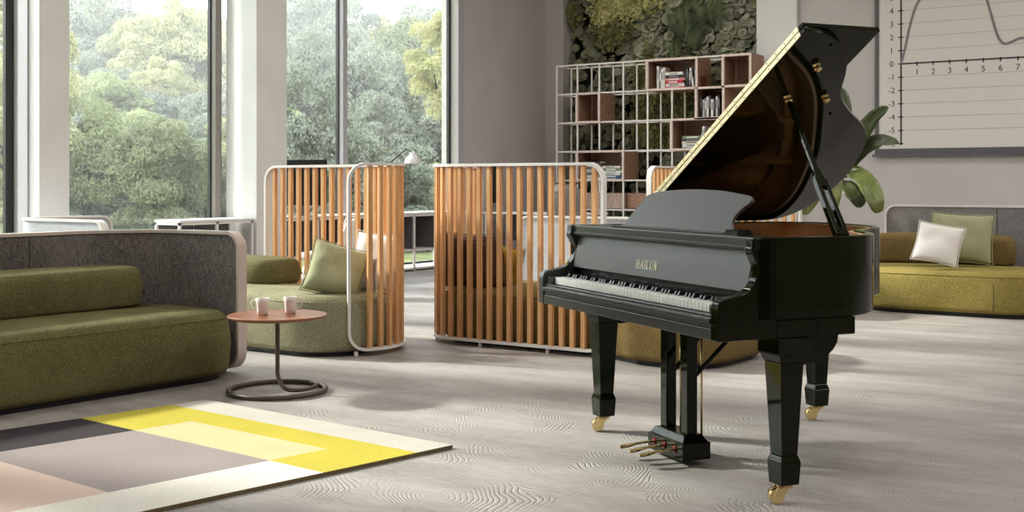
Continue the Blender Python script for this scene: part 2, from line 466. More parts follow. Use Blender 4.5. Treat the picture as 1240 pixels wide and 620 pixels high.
# pier to the right of the planted wall, standing slightly proud
slab('column', m_col, PW1+.002, PW1+.62, YB-.1, YB-.001, 0, ZC)
# solid end of the window wall
Y_END = 14.0
slab('wall_left', m_wall, XW-.3, XW, Y_END+.1, YB, 0, ZC)
# columns of the window wall
cols = [(-4.6, -4.1), (-1.9, -1.4), (.95, 1.45), (3.75, 4.25), (6.72, 7.05), (9.54, 10.03)]
for y0, y1 in cols:
    slab('column', m_col, XW+(.14 if y0 == 6.72 else -.05), XW+.45, y0, y1, 0, ZC)
slab('wall_left', m_wall, XW-.2, XW+.139, 6.84, 7.049, 0, 5.2)
slab('wall_left_lintel', m_wall, XW-.3, XW-.001, YF, Y_END+.1, 5.2, ZC).name = 'wall_left_upper'
bays = [(YF, -4.6), (-4.1, -1.9), (-1.4, .95), (1.45, 3.75), (4.25, 6.835), (7.05, 9.54), (10.03, Y_END+.1)]
mull = {5: [9.38], 6: [11.6]}
for i, (y0, y1) in enumerate(bays):
    w = thing('window_%d' % (i+1), None, None, ((XW-.15), (y0+y1)/2, 0)); w['kind'] = 'structure'
    off = (XW-.15, (y0+y1)/2, 0)
    f = MB(); xa, xb_ = XW-.175, XW-.13
    f.box(xa, xb_, y0, y0+.05, 0, 5.2); f.box(xa, xb_, y1-(.09 if i == 4 else .05), y1, 0, 5.2)
    f.box(xa, xb_, y0+.05, y1-.05, 0, .06); f.box(xa, xb_, y0+.05, y1-.05, 5.12, 5.2)
    for ym in mull.get(i, [(y0+y1)/2] if i < 4 else []): f.box(xa, xb_, ym-.018, ym+.018, .06, 5.12)
    f.build('window_frame', m_black_metal, w, off)
    g = MB(); g.box(XW-.158, XW-.150, y0+.03, y1-.03, .03, 5.15); g.build('window_glass', m_glass, w, off)
    for ym in mull.get(i, []):
        t = MB(); t.box(XW-.128, XW-.06, ym+.0, ym+.085, .036, 5.2)
        t.build('mullion_cover', m_lav_metal if i == 6 else m_brown_metal, w, off)
    s_ = MB(); s_.box(XW-.1, XW-.0, y0, y1, .0, .035); s_.build('window_sill', m_lav_metal, w, off)
# inner reveal post beside the leftmost visible pane
slab('trim_1', m_lav_metal, XW+.141, XW+.29, 6.70, 6.719, 0, 5.2)
slab('trim_2', m_lav_metal, XW, XW+.015, Y_END+.1, Y_END+.25, 0, 5.2)

# diffuser of the added ceiling fill panels, out of view
m_fill, nt, b = nm('fill diffuser'); setp(b, Base_Color=(1, 1, 1, 1), Emission_Color=(1, .97, .93, 1), Emission_Strength=1.0)
m_emit = m_fill

# ------------------------------------------------------------------ outdoors
gm = MB(); NX, NY = 30, 40
for i in range(NX+1):
    for j in range(NY+1):
        x = XW-.35-i*2.4; y = -30+j*3.2
        z = -.12+max(0, (-x-17))*.16+.25*math.sin(x*.35)*math.cos(y*.21)*min(1, i/6)
        gm.v.append((x, y, z))
for i in range(NX):
    for j in range(NY):
        a = i*(NY+1)+j; gm.f.append((a, a+1, a+NY+2, a+NY+1)); gm.m.append(0)
struct(gm.build('ground', m_grass, smooth=True))
# thin summer haze hanging in the wood
hz_m = bpy.data.materials.new('haze'); hz_m.use_nodes = True; nt = hz_m.node_tree; nt.nodes.clear()
o_ = nt.nodes.new('ShaderNodeOutputMaterial'); vs_ = nt.nodes.new('ShaderNodeVolumeScatter'); vs_.inputs['Density'].default_value = .011
vs_.inputs['Color'].default_value = (.98, .98, .96, 1); nt.links.new(vs_.outputs[0], o_.inputs['Volume'])
hb = MB(); hb.box(-75, XW-2.5, -20, 75, -6, 14); hb = hb.build('haze', hz_m); hb['kind'] = 'stuff'; hb['label'] = 'thin pale haze hanging among the trees'; hb['category'] = 'haze'
def ground_z(x, y):
    return -.12+max(0, (-x-17))*.16
def crown_mesh(name, seed, mats, puffs=75, leaves=430, leaf=.06, flat=.8):
    g = np.random.default_rng(seed)
    V = []
    # puffs inside an ellipsoid 1 x 1 x 1.25 (unit radius 1)
    d = g.normal(size=(puffs, 3)); d /= np.linalg.norm(d, axis=1)[:, None]
    rad = .35+.6*g.random(puffs)**.5
    pc = d*rad[:, None]*np.array([1, 1, 1.1]); pc[:, 2] += .25
    pr = .20+.16*g.random(puffs)
    allc = []
    for k in range(puffs):
        dd = g.normal(size=(leaves, 3)); dd /= np.linalg.norm(dd, axis=1)[:, None]
        dd[:, 2] = np.where(dd[:, 2] < -.3, -dd[:, 2], dd[:, 2])
        rr_ = pr[k]*(.75+.3*g.random(leaves))
        allc.append((pc[k]+dd*rr_[:, None]*np.array([1, 1, flat]), dd))
    c = np.concatenate([a for a, _ in allc]); nrm = np.concatenate([a for _, a in allc])
    N = len(c)
    nrm = nrm+g.normal(size=(N, 3))*.55; nrm /= np.linalg.norm(nrm, axis=1)[:, None]
    ref = g.normal(size=(N, 3)); t = np.cross(nrm, ref); t /= np.linalg.norm(t, axis=1)[:, None]; b_ = np.cross(nrm, t)
    L = leaf*(.7+.6*g.random(N))[:, None]*.5; Wd = L*.55
    v = np.stack([c-t*L, c+b_*Wd, c+t*L, c-b_*Wd], 1).reshape(-1, 3)
    me = bpy.data.meshes.new(name)
    me.vertices.add(N*4); me.vertices.foreach_set('co', v.astype(np.float32).ravel())
    me.loops.add(N*4); me.loops.foreach_set('vertex_index', np.arange(N*4, dtype=np.int32))
    me.polygons.add(N); me.polygons.foreach_set('loop_start', np.arange(0, N*4, 4, dtype=np.int32))
    me.update(calc_edges=True); me.validate()
    me.materials.append(mats)
    return me
def trunk_mb(h, seed):
    rs = random.Random(seed); mb = MB()
    mb.tube([(0, 0, 0), (.03, .02, h*.4), (-.02, .04, h*.75), (0, 0, h)], [.08, .06, .05, .02], 7)
    for k in range(7):
        a = rs.random()*6.28; z = h*(.35+.5*rs.random()); l = .5+.3*rs.random()
        mb.tube([(0, 0, z), (math.cos(a)*l*.5, math.sin(a)*l*.5, z+.25), (math.cos(a)*l, math.sin(a)*l, z+.55)], [.03, .02, .008], 5)
    return mb
protos = []
kinds = [('green', m_leafA, 'dense green'), ('yellow', m_leafB, 'bright yellow-green'), ('grey', m_leafC, 'grey-green hazy'), ('fresh', m_leafD, 'fresh mid-green')]
for k, (nme, mt, lab) in enumerate(kinds):
    for vv in range(2):
        me = crown_mesh('tree_crown', 11+k*5+vv, mt)
        tb = trunk_mb(1.0, k)
        root = thing('forest_tree', 'tree', 'tree')
        cr = bpy.data.objects.new('tree_crown', me); C.objects.link(cr); cr.parent = root; cr.location = (0, 0, .72)
        tr_ = tb.build('tree_trunk', m_bark, root, smooth=True)
        protos.append((root, k, lab))
# trees: (px of crown centre, py of crown centre, distance, crown radius m, kind)
TREES = []
rt = random.Random(5)
def row(Z, pys, rad, step, kindw, jitter=14, x0=-230, x1=600):
    px = x0
    while px < x1:
        TREES.append((px+rt.uniform(-jitter, jitter), pys+rt.uniform(-12, 12), Z+rt.uniform(-1.5, 1.5), rad*rt.uniform(.85, 1.2), rt.choices(range(4), kindw)[0]))
        px += step
row(25, 245, 1.15, 58, (3, .3, 3, 3))
row(27.5, 205, 1.4, 62, (2, .6, 3, 3))
row(31, 175, 1.6, 66, (2, .8, 4, 2))
row(36, 150, 1.8, 70, (1.5, .7, 4, 1.5))
row(42, 130, 2.0, 74, (1.5, .8, 4, 1.5))
row(50, 118, 2.2, 70, (1, 1, 4, 1))
# individual trees the photo shows clearly
TREES += [(4, 90, 24, 1.3, 1), (10, 175, 22, 1.2, 1), (165, 100, 36, 1.5, 1), (222, 96, 36, 1.6, 1), (196, 118, 33, .8, 1), (250, 95, 40, 1.5, 1), (130, 95, 40, 1.8, 1),
          (105, 75, 38, 1.7, 2), (455, 155, 22.5, 1.3, 3), (478, 190, 21.5, 1.1, 0), (440, 130, 30, .8, 1), (538, 85, 25, .8, 1), (398, 75, 40, 1.9, 2), (360, 68, 44, 1.9, 2),
          (535, 90, 42, 2.0, 2), (500, 125, 34, 1.6, 0), (195, 225, 21, .9, 0), (105, 200, 23, 1.0, 3), (365, 180, 23, 1.3, 2), (375, 125, 30, 1.3, 2)]
used = set()
where = ['left edge pane', 'wide pane beside the left column', 'pane between column and mullion', 'pane behind the lamp']
for n_, (px, py, Z, rad, kd) in enumerate(TREES):
    p = W(px, py, Z)
    if p.x > -15.0: continue
    cand = [q for q in protos if q[1] == kd]
    q = cand[n_ % 2]
    key = (kd, n_ % 2)
    r_ = q[0] if key not in used else copy_tree(q[0])
    used.add(key)
    gz = ground_z(p.x, p.y)
    r_.location = (p.x, p.y, min(gz, p.z-.9*rad)-.05); h = p.z+.0-r_.location.z
    r_.rotation_euler = (0, 0, rt.uniform(0, 6.28))
    r_.scale = (rad, rad, max(rad*.85, min(rad*1.3, h/.95)))
    # root so that the crown centre ends up at the surveyed height
    r_.location.z = p.z-.95*r_.scale[2]
    if r_.location.z > gz+.2:      # stand it on the slope: a taller trunk
        for ch in r_.children:
            if ch.name.startswith('tree_trunk'):
                d = (r_.location.z-gz+.1)/r_.scale[2]; ch.location.z = -d; ch.scale = (1, 1, 1+d)
    side = 'behind the left edge pane' if px < 60 else 'behind the wide left window' if px < 275 else 'behind the right-hand window pair'
    lay = 'in the nearest row of the wood' if Z < 26 else 'in the middle of the wood' if Z < 36 else 'at the far skyline of the wood'
    r_['label'] = '%s leafy tree %s, %s' % (q[2], lay, side); r_['group'] = '%s trees %s %s' % (q[2], lay, side)
for root, k, lab in protos:
    if (k, 0) not in used and root.location.length < .01: pass
for q in protos:
    if q[0].location.length < .01:
        for ch in list(q[0].children): bpy.data.objects.remove(ch)
        bpy.data.objects.remove(q[0])

# ------------------------------------------------------------------ PLANTED WALL
pw = thing('plant_wall', 'living wall of grey-green round leaves, yellow moss and ferns behind the bookcase', 'plant wall', ((PW0+PW1)/2, YB+.5, 0))
poff = ((PW0+PW1)/2, YB+.5, 0)
mb = MB(); mb.box(PW0+.005, PW1-.005, YB+.40, YB+.499, 0.02, ZC-.02)
m_pwback = plain('dark planting felt', srgb(30, 34, 22), .95)
mb.build('planting_panel', m_pwback, pw, poff)
def discs(n, zone, rmin, rmax, seed):
    rs = random.Random(seed); mb = MB()
    for k in range(n):
        x, z = zone(rs); r_ = rs.uniform(rmin, rmax)*(1 if rs.random() < .85 else 1.5)
        y = YB+.38-rs.random()*.22
        N = 10; tilt = rs.uniform(-.7, .7); tz = rs.uniform(-.2, 1.0)
        vs = [(x, y+.02, z)]
        for ring, (rr_, dy) in enumerate(((.45, .0), (.85, -.03), (1, -.02), (.92, .03))):
            for j in range(N):
                a = 2*PI*j/N; px = r_*rr_*math.cos(a); pz = r_*rr_*math.sin(a)*.9
                vs.append((x+px, y+dy*r_/.08+px*tilt+pz*tz*.8, z+pz))
        fs = [(0, 1+j, 1+(j+1) % N) for j in range(N)]
        for ri in range(3):
            fs += [(1+ri*N+j, 1+(ri+1)*N+j, 1+(ri+1)*N+(j+1) % N, 1+ri*N+(j+1) % N) for j in range(N)]
        mb.add(vs, fs)
    return mb
WD = PW1-PW0
def zone_all(rs): return PW0+WD*rs.random(), rs.uniform(.4, 5.5)
def zone_mid(rs): return PW0+WD*(.36+.2*rs.gauss(.5, .5)), rs.uniform(3, 5.2)
def zone_right(rs): return PW0+WD*min(.99, max(.72, rs.gauss(.87, .08))), rs.uniform(3.0, 4.6)
m_round = varied('grey green round leaves', srgb(142, 144, 126), srgb(182, 182, 164), 3, .8)
m_round2 = varied('deep green round leaves', srgb(104, 108, 84), srgb(150, 152, 126), 3, .8)
m_moss = varied('yellow green moss', srgb(176, 172, 108), srgb(228, 222, 164), 6, .95)
m_moss2 = varied('olive moss', srgb(112, 114, 70), srgb(164, 160, 106), 6, .95)
m_fern = varied('fern green', srgb(64, 78, 50), srgb(104, 116, 78), 3, .7)
o = discs(1900, zone_all, .05, .095, 1).build('round_leaves', m_round2, pw, poff, smooth=True); o['kind'] = 'stuff'
o = discs(300, zone_mid, .06, .11, 2).build('round_leaves', m_round, pw, poff, smooth=True); o['kind'] = 'stuff'
o = discs(300, zone_right, .05, .085, 3).build('round_leaves', m_round, pw, poff, smooth=True); o['kind'] = 'stuff'
def mossp(n, cx, cz, sx, sz, seed):
    rs = random.Random(seed); mb = MB()
    for k in range(n):
        x = min(PW1-.05, max(PW0+.05, cx+rs.gauss(0, sx))); z = cz+rs.gauss(0, sz); y = YB+.15-rs.random()*.1; r_ = rs.uniform(.02, .045)
        vs = [(x+rs.uniform(-1, 1)*r_, y+rs.uniform(-1, 1)*r_, z+rs.uniform(-1, 1)*r_) for _ in range(6)]
        mb.add(vs, [(0, 1, 2), (0, 2, 3), (3, 4, 5), (1, 4, 5), (0, 4, 2), (2, 5, 1)])
    return mb
def at_pw(px, py):
    x = xb(px, YB+.3); r_ = (px-CX)/F; Z = (YB+.3)/(AX+AY*r_); return x, EYE-(py-HY)*Z/F
for (px, py, sx, sz, n, mt) in ((756, 8, .2, .11, 2600, m_moss), (738, 22, .08, .07, 500, m_moss), (780, 2, .18, .1, 1100, m_moss), (748, 42, .16, .12, 700, m_moss2),
                            (790, 115, .12, .35, 1500, m_moss2), (830, 120, .14, .3, 1500, m_moss2), (797, 160, .2, .15, 900, m_moss2), (700, 20, .06, .1, 260, m_moss2)):
    x, z = at_pw(px, py); o = mossp(n, x, z, sx, sz, int(px)).build('moss_clump', mt, pw, poff); o['kind'] = 'stuff'
def fern(px, py, ang, L, seed):
    x, z = at_pw(px, py); mb = MB(); rs = random.Random(seed)
    ca, sa = math.cos(ang), math.sin(ang); n = 22
    for i in range(n):
        t = i/n; sx = t*L; lift = .22*math.sin(t*PI*.8)
        bx, bz = x+ca*sx, z+sa*sx-.15*t*t*L
        for sd in (-1, 1):
            l = L*.34*math.sin(PI*min(1, t*.9+.1))**.8+.01
            dx, dz = ca*.5-sa*sd*.87, sa*.5+ca*sd*.87
            y = YB+.25-lift
            wv = .016
            mb.add([(bx, y, bz), (bx+dx*l*.5-dz*wv, y-.02, bz+dz*l*.5+dx*wv), (bx+dx*l, y+.03, bz+dz*l), (bx+dx*l*.5+dz*wv, y-.01, bz+dz*l*.5-dx*wv)], [(0, 1, 2, 3)])
        if i: mb.tube([pb, (bx, YB+.25-lift, bz)], .006, 4)
        pb = (bx, YB+.25-lift, bz)
    return mb
for k, (px, py, a, L) in enumerate(((818, 0, -1.2, .6), (832, -8, -1.0, .7), (858, 8, -2.0, .6), (866, -12, -1.3, .6), (838, 66, 1.1, .45), (852, 64, 1.7, .45), (822, 40, -1.4, .4), (733, 150, .6, .4), (745, 100, 1.9, .4), (700, 160, 1.2, .4))):
    fern(px, py, a, L, k).build('fern', m_fern, pw, poff)

# ------------------------------------------------------------------ BOOKCASE
YS = 15.9; DS = .48
ups = [674, 699, 725.5, 754.5, 784, 813.5, 843.5, 876, 908.5]
xs = [xb(p, YS) for p in ups]
zs = [3.08-.4585*i for i in range(6)]+[.33, .03]
bo = ((xs[0]+xs[-1])/2, YS+DS/2, 0)
bk = thing('bookcase', 'large open white grid bookcase with brown boxed compartments in front of the plant wall', 'bookcase', bo)
tf = .022
fm = MB()
boxes = [(0, 4, 6), (0, 7, 8), (1, 1, 2), (1, 6, 7), (2, 5, 7), (3, 1, 3)]
for k, x in enumerate(xs):
    for r_ in range(len(zs)-1):
        if any(b_[0] == r_ and b_[1] < k < b_[2] for b_ in boxes) or (r_ == 5 and False): continue
        for y in (YS, YS+DS-tf): fm.box(x-tf/2, x+tf/2, y, y+tf, zs[r_+1], zs[r_])
    for z in zs: fm.box(x-tf/2+.001, x+tf/2-.001, YS+tf, YS+DS-tf, z-tf/2+.001, z+tf/2-.001)
for y in (YS, YS+DS-tf):
    for z in zs: fm.box(xs[0]-tf/2, xs[-1]+tf/2, y+.001, y+tf-.001, z-tf/2, z+tf/2)
fm.build('shelf_frame', m_shelf_metal, bk, bo)
boxes = [(0, 4, 6), (0, 7, 8), (1, 1, 2), (1, 6, 7), (2, 5, 7), (3, 1, 3)]
m_pinkedge = plain('pale box edging', srgb(222, 200, 190), .5)
for (r_, c0, c1) in boxes:
    x0, x1 = xs[c0]-tf*.9, xs[c1]+tf*.9; z1, z0 = zs[r_]+tf*.6, zs[r_+1]-tf*.6; t = .02
    b_ = MB(); y0, y1 = YS-.012, YS+DS+.004
    b_.box(x0, x0+t, y0, y1, z0, z1); b_.box(x1-t, x1, y0, y1, z0, z1); b_.box(x0+t, x1-t, y0, y1, z0, z0+t); b_.box(x0+t, x1-t, y0, y1, z1-t, z1)
    b_.box(x0+t, x1-t, y1-t, y1, z0+t, z1-t)
    b_.build('wooden_box', m_boxwood, bk, bo)
    e = MB(); tt = .034
    e.box(x0-.004, x0+tt, y0-.006, y0-.001, z0, z1); e.box(x1-tt, x1+.004, y0-.006, y0-.001, z0, z1); e.box(x0+tt, x1-tt, y0-.006, y0-.001, z0, z0+tt); e.box(x0+tt, x1-tt, y0-.006, y0-.001, z1-tt, z1)
    e.build('box_edging', m_pinkedge, bk, bo)
d_ = MB(); d_.box(xs[1]+.014, xs[3]-.014, YS-.005, YS+DS-.03, zs[5]+.02, zs[5]+.26); d_.build('drawer', m_palewood, bk, bo, bevel=.004)
d_ = MB(); d_.box(xs[3]+.014, xs[4]-.014, YS+.1, YS+DS-.03, zs[5]+.02, zs[5]+.26); d_.build('drawer', m_boxwood, bk, bo, bevel=.004)

bookcols = dict(white=srgb(232, 230, 228), black=srgb(30, 28, 30), grey=srgb(130, 128, 128), red=srgb(196, 36, 50), cream=srgb(224, 214, 196), blue=srgb(60, 84, 130), green=srgb(120, 130, 104), brown=srgb(110, 62, 48), pink=srgb(214, 130, 136))
bookm = {k: plain('book cover '+k, c, .5) for k, c in bookcols.items()}
m_pages = plain('book pages', srgb(226, 220, 208), .9)
def book(col, label, group, x, y, z, w, h, d, tilt=0, flat=False):
    """upright: w thick, h tall, d deep; flat: w wide, h thick"""
    r_ = thing('book', label, 'book', (x, y, z), 0, group)
    if tilt: r_.rotation_euler = (0, tilt, 0)
    mb = MB(); c = .003
    if flat:
        mb.box(0, w, 0, d, 0, c); mb.box(0, w, 0, d, h-c, h); mb.box(0, w, 0, c, c, h-c)
        pg = MB(); pg.box(.004, w-.004, c+.001, d-.004, c+.0002, h-c-.0002)
    else:
        mb.box(0, c, 0, d, 0, h); mb.box(w-c, w, 0, d, 0, h); mb.box(c, w-c, 0, c, 0, h)
        pg = MB(); pg.box(c+.0002, w-c-.0002, c+.001, d-.004, .004, h-.004)
    mb.build('book_cover', bookm[col], r_); pg.build('book_pages', m_pages, r_)
    l = MB()
    if flat: l.box(w*.2, w*.7, -.0012, -.0002, h*.3, h*.7)
    else: l.box(w*.25, w*.75, -.0012, -.0002, h*.45, h*.85)
    l.build('spine_print', bookm['grey' if col in ('white', 'cream', 'black') else 'white'], r_)
ordn = ['first', 'second', 'third', 'fourth', 'fifth', 'sixth', 'seventh', 'eighth', 'ninth', 'tenth']
def upright(cols_, x, z, where, hs, step=.038, y=YS+.06, tilts=None, order='from the left'):
    for i, c in enumerate(cols_):
        w = step-.003+((i*7) % 3-1)*.004
        tl_ = (tilts or {}).get(i, 0)
        book(c, '%s upright book, %s %s' % (c, ordn[i], where), 'upright books '+where.split(', ')[-1], x, y+.01*((i*5) % 3), z+max(0, math.sin(tl_))*w, w, hs*(1-.06*((i*3) % 4)), .2, (tilts or {}).get(i, 0))
        x += w+.002+abs((tilts or {}).get(i, 0))*.15
    return x
def stacked(cols_, x, z, where, w=.28, t=.036, y=YS+.05):
    n = len(cols_)
    for i, c in enumerate(cols_):     # from the bottom
        h = t+((i*5) % 3-1)*.006
        book(c, '%s book lying %s from the bottom of %s' % (c, ordn[i], where), 'stacked books in '+where, x+.012*((i*3) % 3), y+.01*((i*2) % 3), z, w-.02*((i*4) % 3), h, .2, 0, True)
        z += h+.0008
b0 = zs[1]-tf*.6+.0205
x_ = xs[4]+.13
x_ = upright(['white', 'grey', 'white', 'cream'], x_, b0, 'at the left end, top boxed shelf', .36, .036)
stacked(['red', 'white', 'red', 'pink', 'black', 'white'], x_+.005, b0, 'the pile in the top boxed shelf', .33, .042)
x_ += .355
upright(['black', 'grey', 'black', 'white', 'black', 'brown'], x_, b0, 'right of the pile, top boxed shelf', .33, .034, tilts={3: -.16, 4: -.16, 5: -.16})
b1 = zs[2]-tf*.6+.0205
upright(['black', 'white', 'grey', 'white', 'black', 'white', 'black', 'white', 'black'], xs[6]+.03, b1, 'from the left in the small box, second row', .34, .036)
b2 = zs[3]-tf*.6+.0205
stacked(['grey', 'white', 'cream', 'black', 'green'], xs[5]+.14, b2, 'the pile in the boxed shelf, third row', .38, .04)
upright(['white', 'black', 'white', 'cream'], xs[6]+.03, b2, 'right of the pile, third row box', .34, .038, tilts={0: .12, 1: .12, 2: .12, 3: .12})
b3 = zs[4]-tf*.6+.0205
stacked(['white', 'grey', 'black', 'white', 'black', 'white', 'black', 'white'][:7], xs[1]+.09, b3, 'the left pile, lowest box', .30, .042)
stacked(['blue', 'blue', 'white', 'white', 'green', 'cream'], xs[2]+.02, b3, 'the right pile, lowest box', .36, .036)

# ------------------------------------------------------------------ WALL CHART
YW = YB-.0
def at_w(px, py, y=YW-.03):
    r_ = (px-CX)/F; Z = y/(AX+AY*r_); return Z*(AX*r_-AY), EYE-(py-HY)*Z/F
bx0, bz0 = at_w(1060, 189)
ox, oz = at_w(1091.5, 77.5)
ux = (at_w(1233, 70)[0]-ox)/7; uz = (oz-at_w(1091.5, 174)[1])/6
bx1, bz1 = bx0+4.4, bz0+3.0
wb = thing('wall_chart_board', 'large pale board with a printed line chart on the wall above the right sofa', 'chart board', ((bx0+bx1)/2, YW, bz0))
wo = ((bx0+bx1)/2, YW, bz0)
mb = MB(); mb.box(bx0+.03, bx1-.03, YW-.045, YW-.005, bz0+.06, bz1-.05); mb.build('board_panel', m_board, wb, wo)
fr_ = MB(); fr_.box(bx0, bx0+.055, YW-.06, YW-.002, bz0, bz1); fr_.box(bx1-.055, bx1, YW-.06, YW-.002, bz0, bz1)
fr_.box(bx0+.055, bx1-.055, YW-.06, YW-.002, bz0, bz0+.1); fr_.box(bx0+.055, bx1-.055, YW-.06, YW-.002, bz1-.055, bz1)
fr_.box(bx0-.03, bx1+.03, YW-.09, YW-.061, bz0-.015, bz0+.022)
fr_.build('board_frame', m_boardframe, wb, wo, bevel=.004)
yb_ = YW-.047
ax_ = MB(); ax_.box(ox-.011, ox+.011, yb_-.002, yb_, oz-6.1*uz, oz+6*uz); ax_.box(ox, bx1-.1, yb_-.002, yb_, oz-.011, oz+.011)
for i in range(-6, 7): ax_.box(ox-.04, ox+.03, yb_-.002, yb_, oz+i*uz-.009, oz+i*uz+.009)
for i in range(1, 20):
    if ox+i*ux < bx1-.15: ax_.box(ox+i*ux-.009, ox+i*ux+.009, yb_-.002, yb_, oz-.04, oz+.02)
ax_.build('chart_axis', m_ink, wb, wo)
g_ = MB()
for i in range(-5, 7):
    if i: g_.box(ox+.02, bx1-.1, yb_-.0012, yb_-.0002, oz+i*uz-.004, oz+i*uz+.004)
g_.build('chart_gridlines', m_gridink, wb, wo)
cp = [(0, 0), (.25, 1.1), (.5, 2.5), (.8, 3.8), (1.1, 4.6), (1.6, 5.1), (2.4, 5.5), (3.2, 5.7), (4.2, 5.5), (4.9, 5.05), (5.2, 4.3), (5.5, 3.0), (5.8, 1.75), (6.05, 1.2), (6.3, 1.02), (6.7, 1.15), (7.1, 1.35), (7.8, 1.4), (8.6, 1.9), (9.3, 3.2)]
cc = catmull([(a, b_) for a, b_ in cp], 6)
pts = [Vector((ox+p.x*ux, yb_-.003, oz+p.y*uz)) for p in cc if ox+p.x*ux < bx1-.15]
cm = MB(); sweep_rect(cm, pts, [Vector((0, 1, 0))]*len(pts), .002, .034); cm.build('chart_curve', m_curveink, wb, wo)
def text(s, loc, size, mat, parent, name, rot=(PI/2, 0, 0), align='CENTER'):
    cu = bpy.data.curves.new(name, 'FONT'); cu.body = s; cu.size = size; cu.align_x = align; cu.align_y = 'CENTER'; cu.extrude = .0005
    o = bpy.data.objects.new(name, cu); C.objects.link(o); cu.materials.append(mat)
    o.location = loc; o.rotation_euler = rot; o.parent = parent; return o
for i in range(-6, 7):
    text(str(i), (ox-.13-wo[0], yb_-.001-wo[1], oz+i*uz-wo[2]), .115, m_ink, wb, 'axis_number')
for i in range(1, 13):
    if ox+i*ux < bx1-.2: text(str(i), (ox+i*ux-wo[0], yb_-.001-wo[1], oz-.13-wo[2]), .115, m_ink, wb, 'axis_number')

# ------------------------------------------------------------------ SOFAS / PODS
def slat_screen(root, off, path, z0=.045, z1=1.335, rc=.12, pitch=.088, start=.07, bw=.05, bt=.02, frame_mat=m_white_metal):
    pts, sides, q, at, T = frame_loop(path, z0, z1, rc, .04)
    mb = MB(); sweep_rect(mb, pts, sides, bw, bt, True); fo = mb.build('screen_frame', frame_mat, root, off); sharp(fo)
    sl = MB(); s_ = start; w2, d2 = .0175, .016
    while s_ < T-start*.8:
        P, d = at(s_); nrm = Vector((-d.y, d.x))
        e = 0
        dd = min(s_, T-s_)
        if dd < rc: e = rc-math.sqrt(max(0, rc*rc-(rc-dd)**2))
        c = [P-d*w2-nrm*d2, P+d*w2-nrm*d2, P+d*w2+nrm*d2, P-d*w2+nrm*d2]
        sl.hexa([(p.x, p.y, z0+bt/2+e+.001) for p in c], [(p.x, p.y, z1-bt/2-e-.001) for p in c]); s_ += pitch
    sl.build('slats', m_slat, root, off, bevel=.003, seg=1)
    ft = MB(); k = .45
    while k < T:
        P, d = at(k); ft.lathe([(.012, 0), (.015, .004), (.015, z0-bt/2-.001)], 10, (P.x, P.y, 0)); k += max(.5, (T-.5)/3)
    ft.build('screen_feet', frame_mat, root, off)
def seat(root, off, outline, mat, z0=.03, z1=.42, r=.09, name='seat', seamz=True):
    o = cushion_mb(outline, z0, z1, r, .012).build(name, mat, root, off, smooth=True)
    if seamz:
        sm = seam_mb(outline, z1-.045, .012, .003).build('seam', mat, o, (0, 0, 0)); sm.location = (-off[0], -off[1], -off[2])
    return o
def plinth(root, off, outline, d=.06):
    mb = MB(); mb.prism(inset(dens(outline, .1), d), 0.0, .045); mb.build('plinth', m_black_metal, root, off)
def seamline(root, off, pts3, mat, r=.003):
    mb = MB(); mb.tube(pts3, r, 5); mb.build('seam', mat, root, off, smooth=True)

# -- sofa 1: green sofa inside the slatted screen (behind the side table)
o1 = (-6.4, 6.25, 0)
s1 = thing('screened_sofa', 'sage green sofa with an oak slat screen, behind the round side table', 'sofa', o1)
path1 = [(-6.85, 6.75), (-5.63, 6.75)]+arc(-5.64, 6.34, .41, 90, -45, 14)[1:]
slat_screen(s1, o1, path1, start=.09)
out1 = roundrect(-7.75, -5.31, 5.83, 6.69, [.35, .40, .38, .3], 10)
seat(s1, o1, out1, m_green); plinth(s1, o1, out1)
seat(s1, o1, roundrect(-7.6, -6.31, 6.22, 6.66, [.1, .15, .15, .1], 6), m_olive, .425, .62, .07, 'backrest_bolster', False)
pillow('cushion', 'large sage green cushion leaning inside the left slat screen', tuple(W(407, 328, 8.22)), .42, .40, .21, (R(-16), R(17), R(44)), m_greencush, 1)
pillow('cushion', 'white cushion behind the slats next to the green cushion', tuple(W(455, 317, 8.50)), .36, .44, .13, (R(-12), R(6), R(20)), m_whitecush, 2)
pillow('cushion', 'grey-brown cushion tucked behind the slats under the white cushion', tuple(W(437, 334, 8.32)), .22, .24, .10, (R(-10), 0, R(30)), m_midgrey, 3)

# -- sofa 2: seen from behind through its long slat screen
o2 = (-4.3, 7.4, 0)
s2 = thing('screened_sofa', 'brown-olive sofa behind the long curved oak slat screen next to the piano', 'sofa', o2)
path2 = [(-3.84, 6.95), (-5.12, 6.95)]+arc(-5.12, 7.26, .31, 270, 180, 10)[1:]+[(-5.43, 7.74)]
slat_screen(s2, o2, path2)
out2 = roundrect(-5.38, -2.93, 6.82, 7.92, [.02, .38, .4, .2], 10)
out2 = arc(-5.09, 7.29, .29, 180, 270, 8)+[(-3.95, 7.0), (-3.78, 6.9)]+[(-3.55, 6.79), (-3.35, 6.78)]+arc(-3.33, 7.14, .38, 280, 360, 10)+arc(-3.33, 7.5, .4, 0, 90, 8)+arc(-5.2, 7.7, .2, 90, 180, 5)
seat(s2, o2, out2, m_brownolive); plinth(s2, o2, out2)
pillow('cushion', 'dark brown cushion behind the slats at the left corner of the second screen', tuple(W(563, 317, 8.80)), .46, .46, .15, (R(10), R(4), R(20)), m_browncush, 4)
pillow('cushion', 'brown square cushion between the dark cushion and the ochre one', tuple(W(588, 320, 8.62)), .30, .40, .12, (R(12), R(-6), R(25)), m_browncush, 5)
pillow('cushion', 'ochre yellow cushion behind the long slat screen', tuple(W(609, 326, 8.85)), .30, .38, .16, (R(14), R(10), R(30)), m_ochrecush, 6)

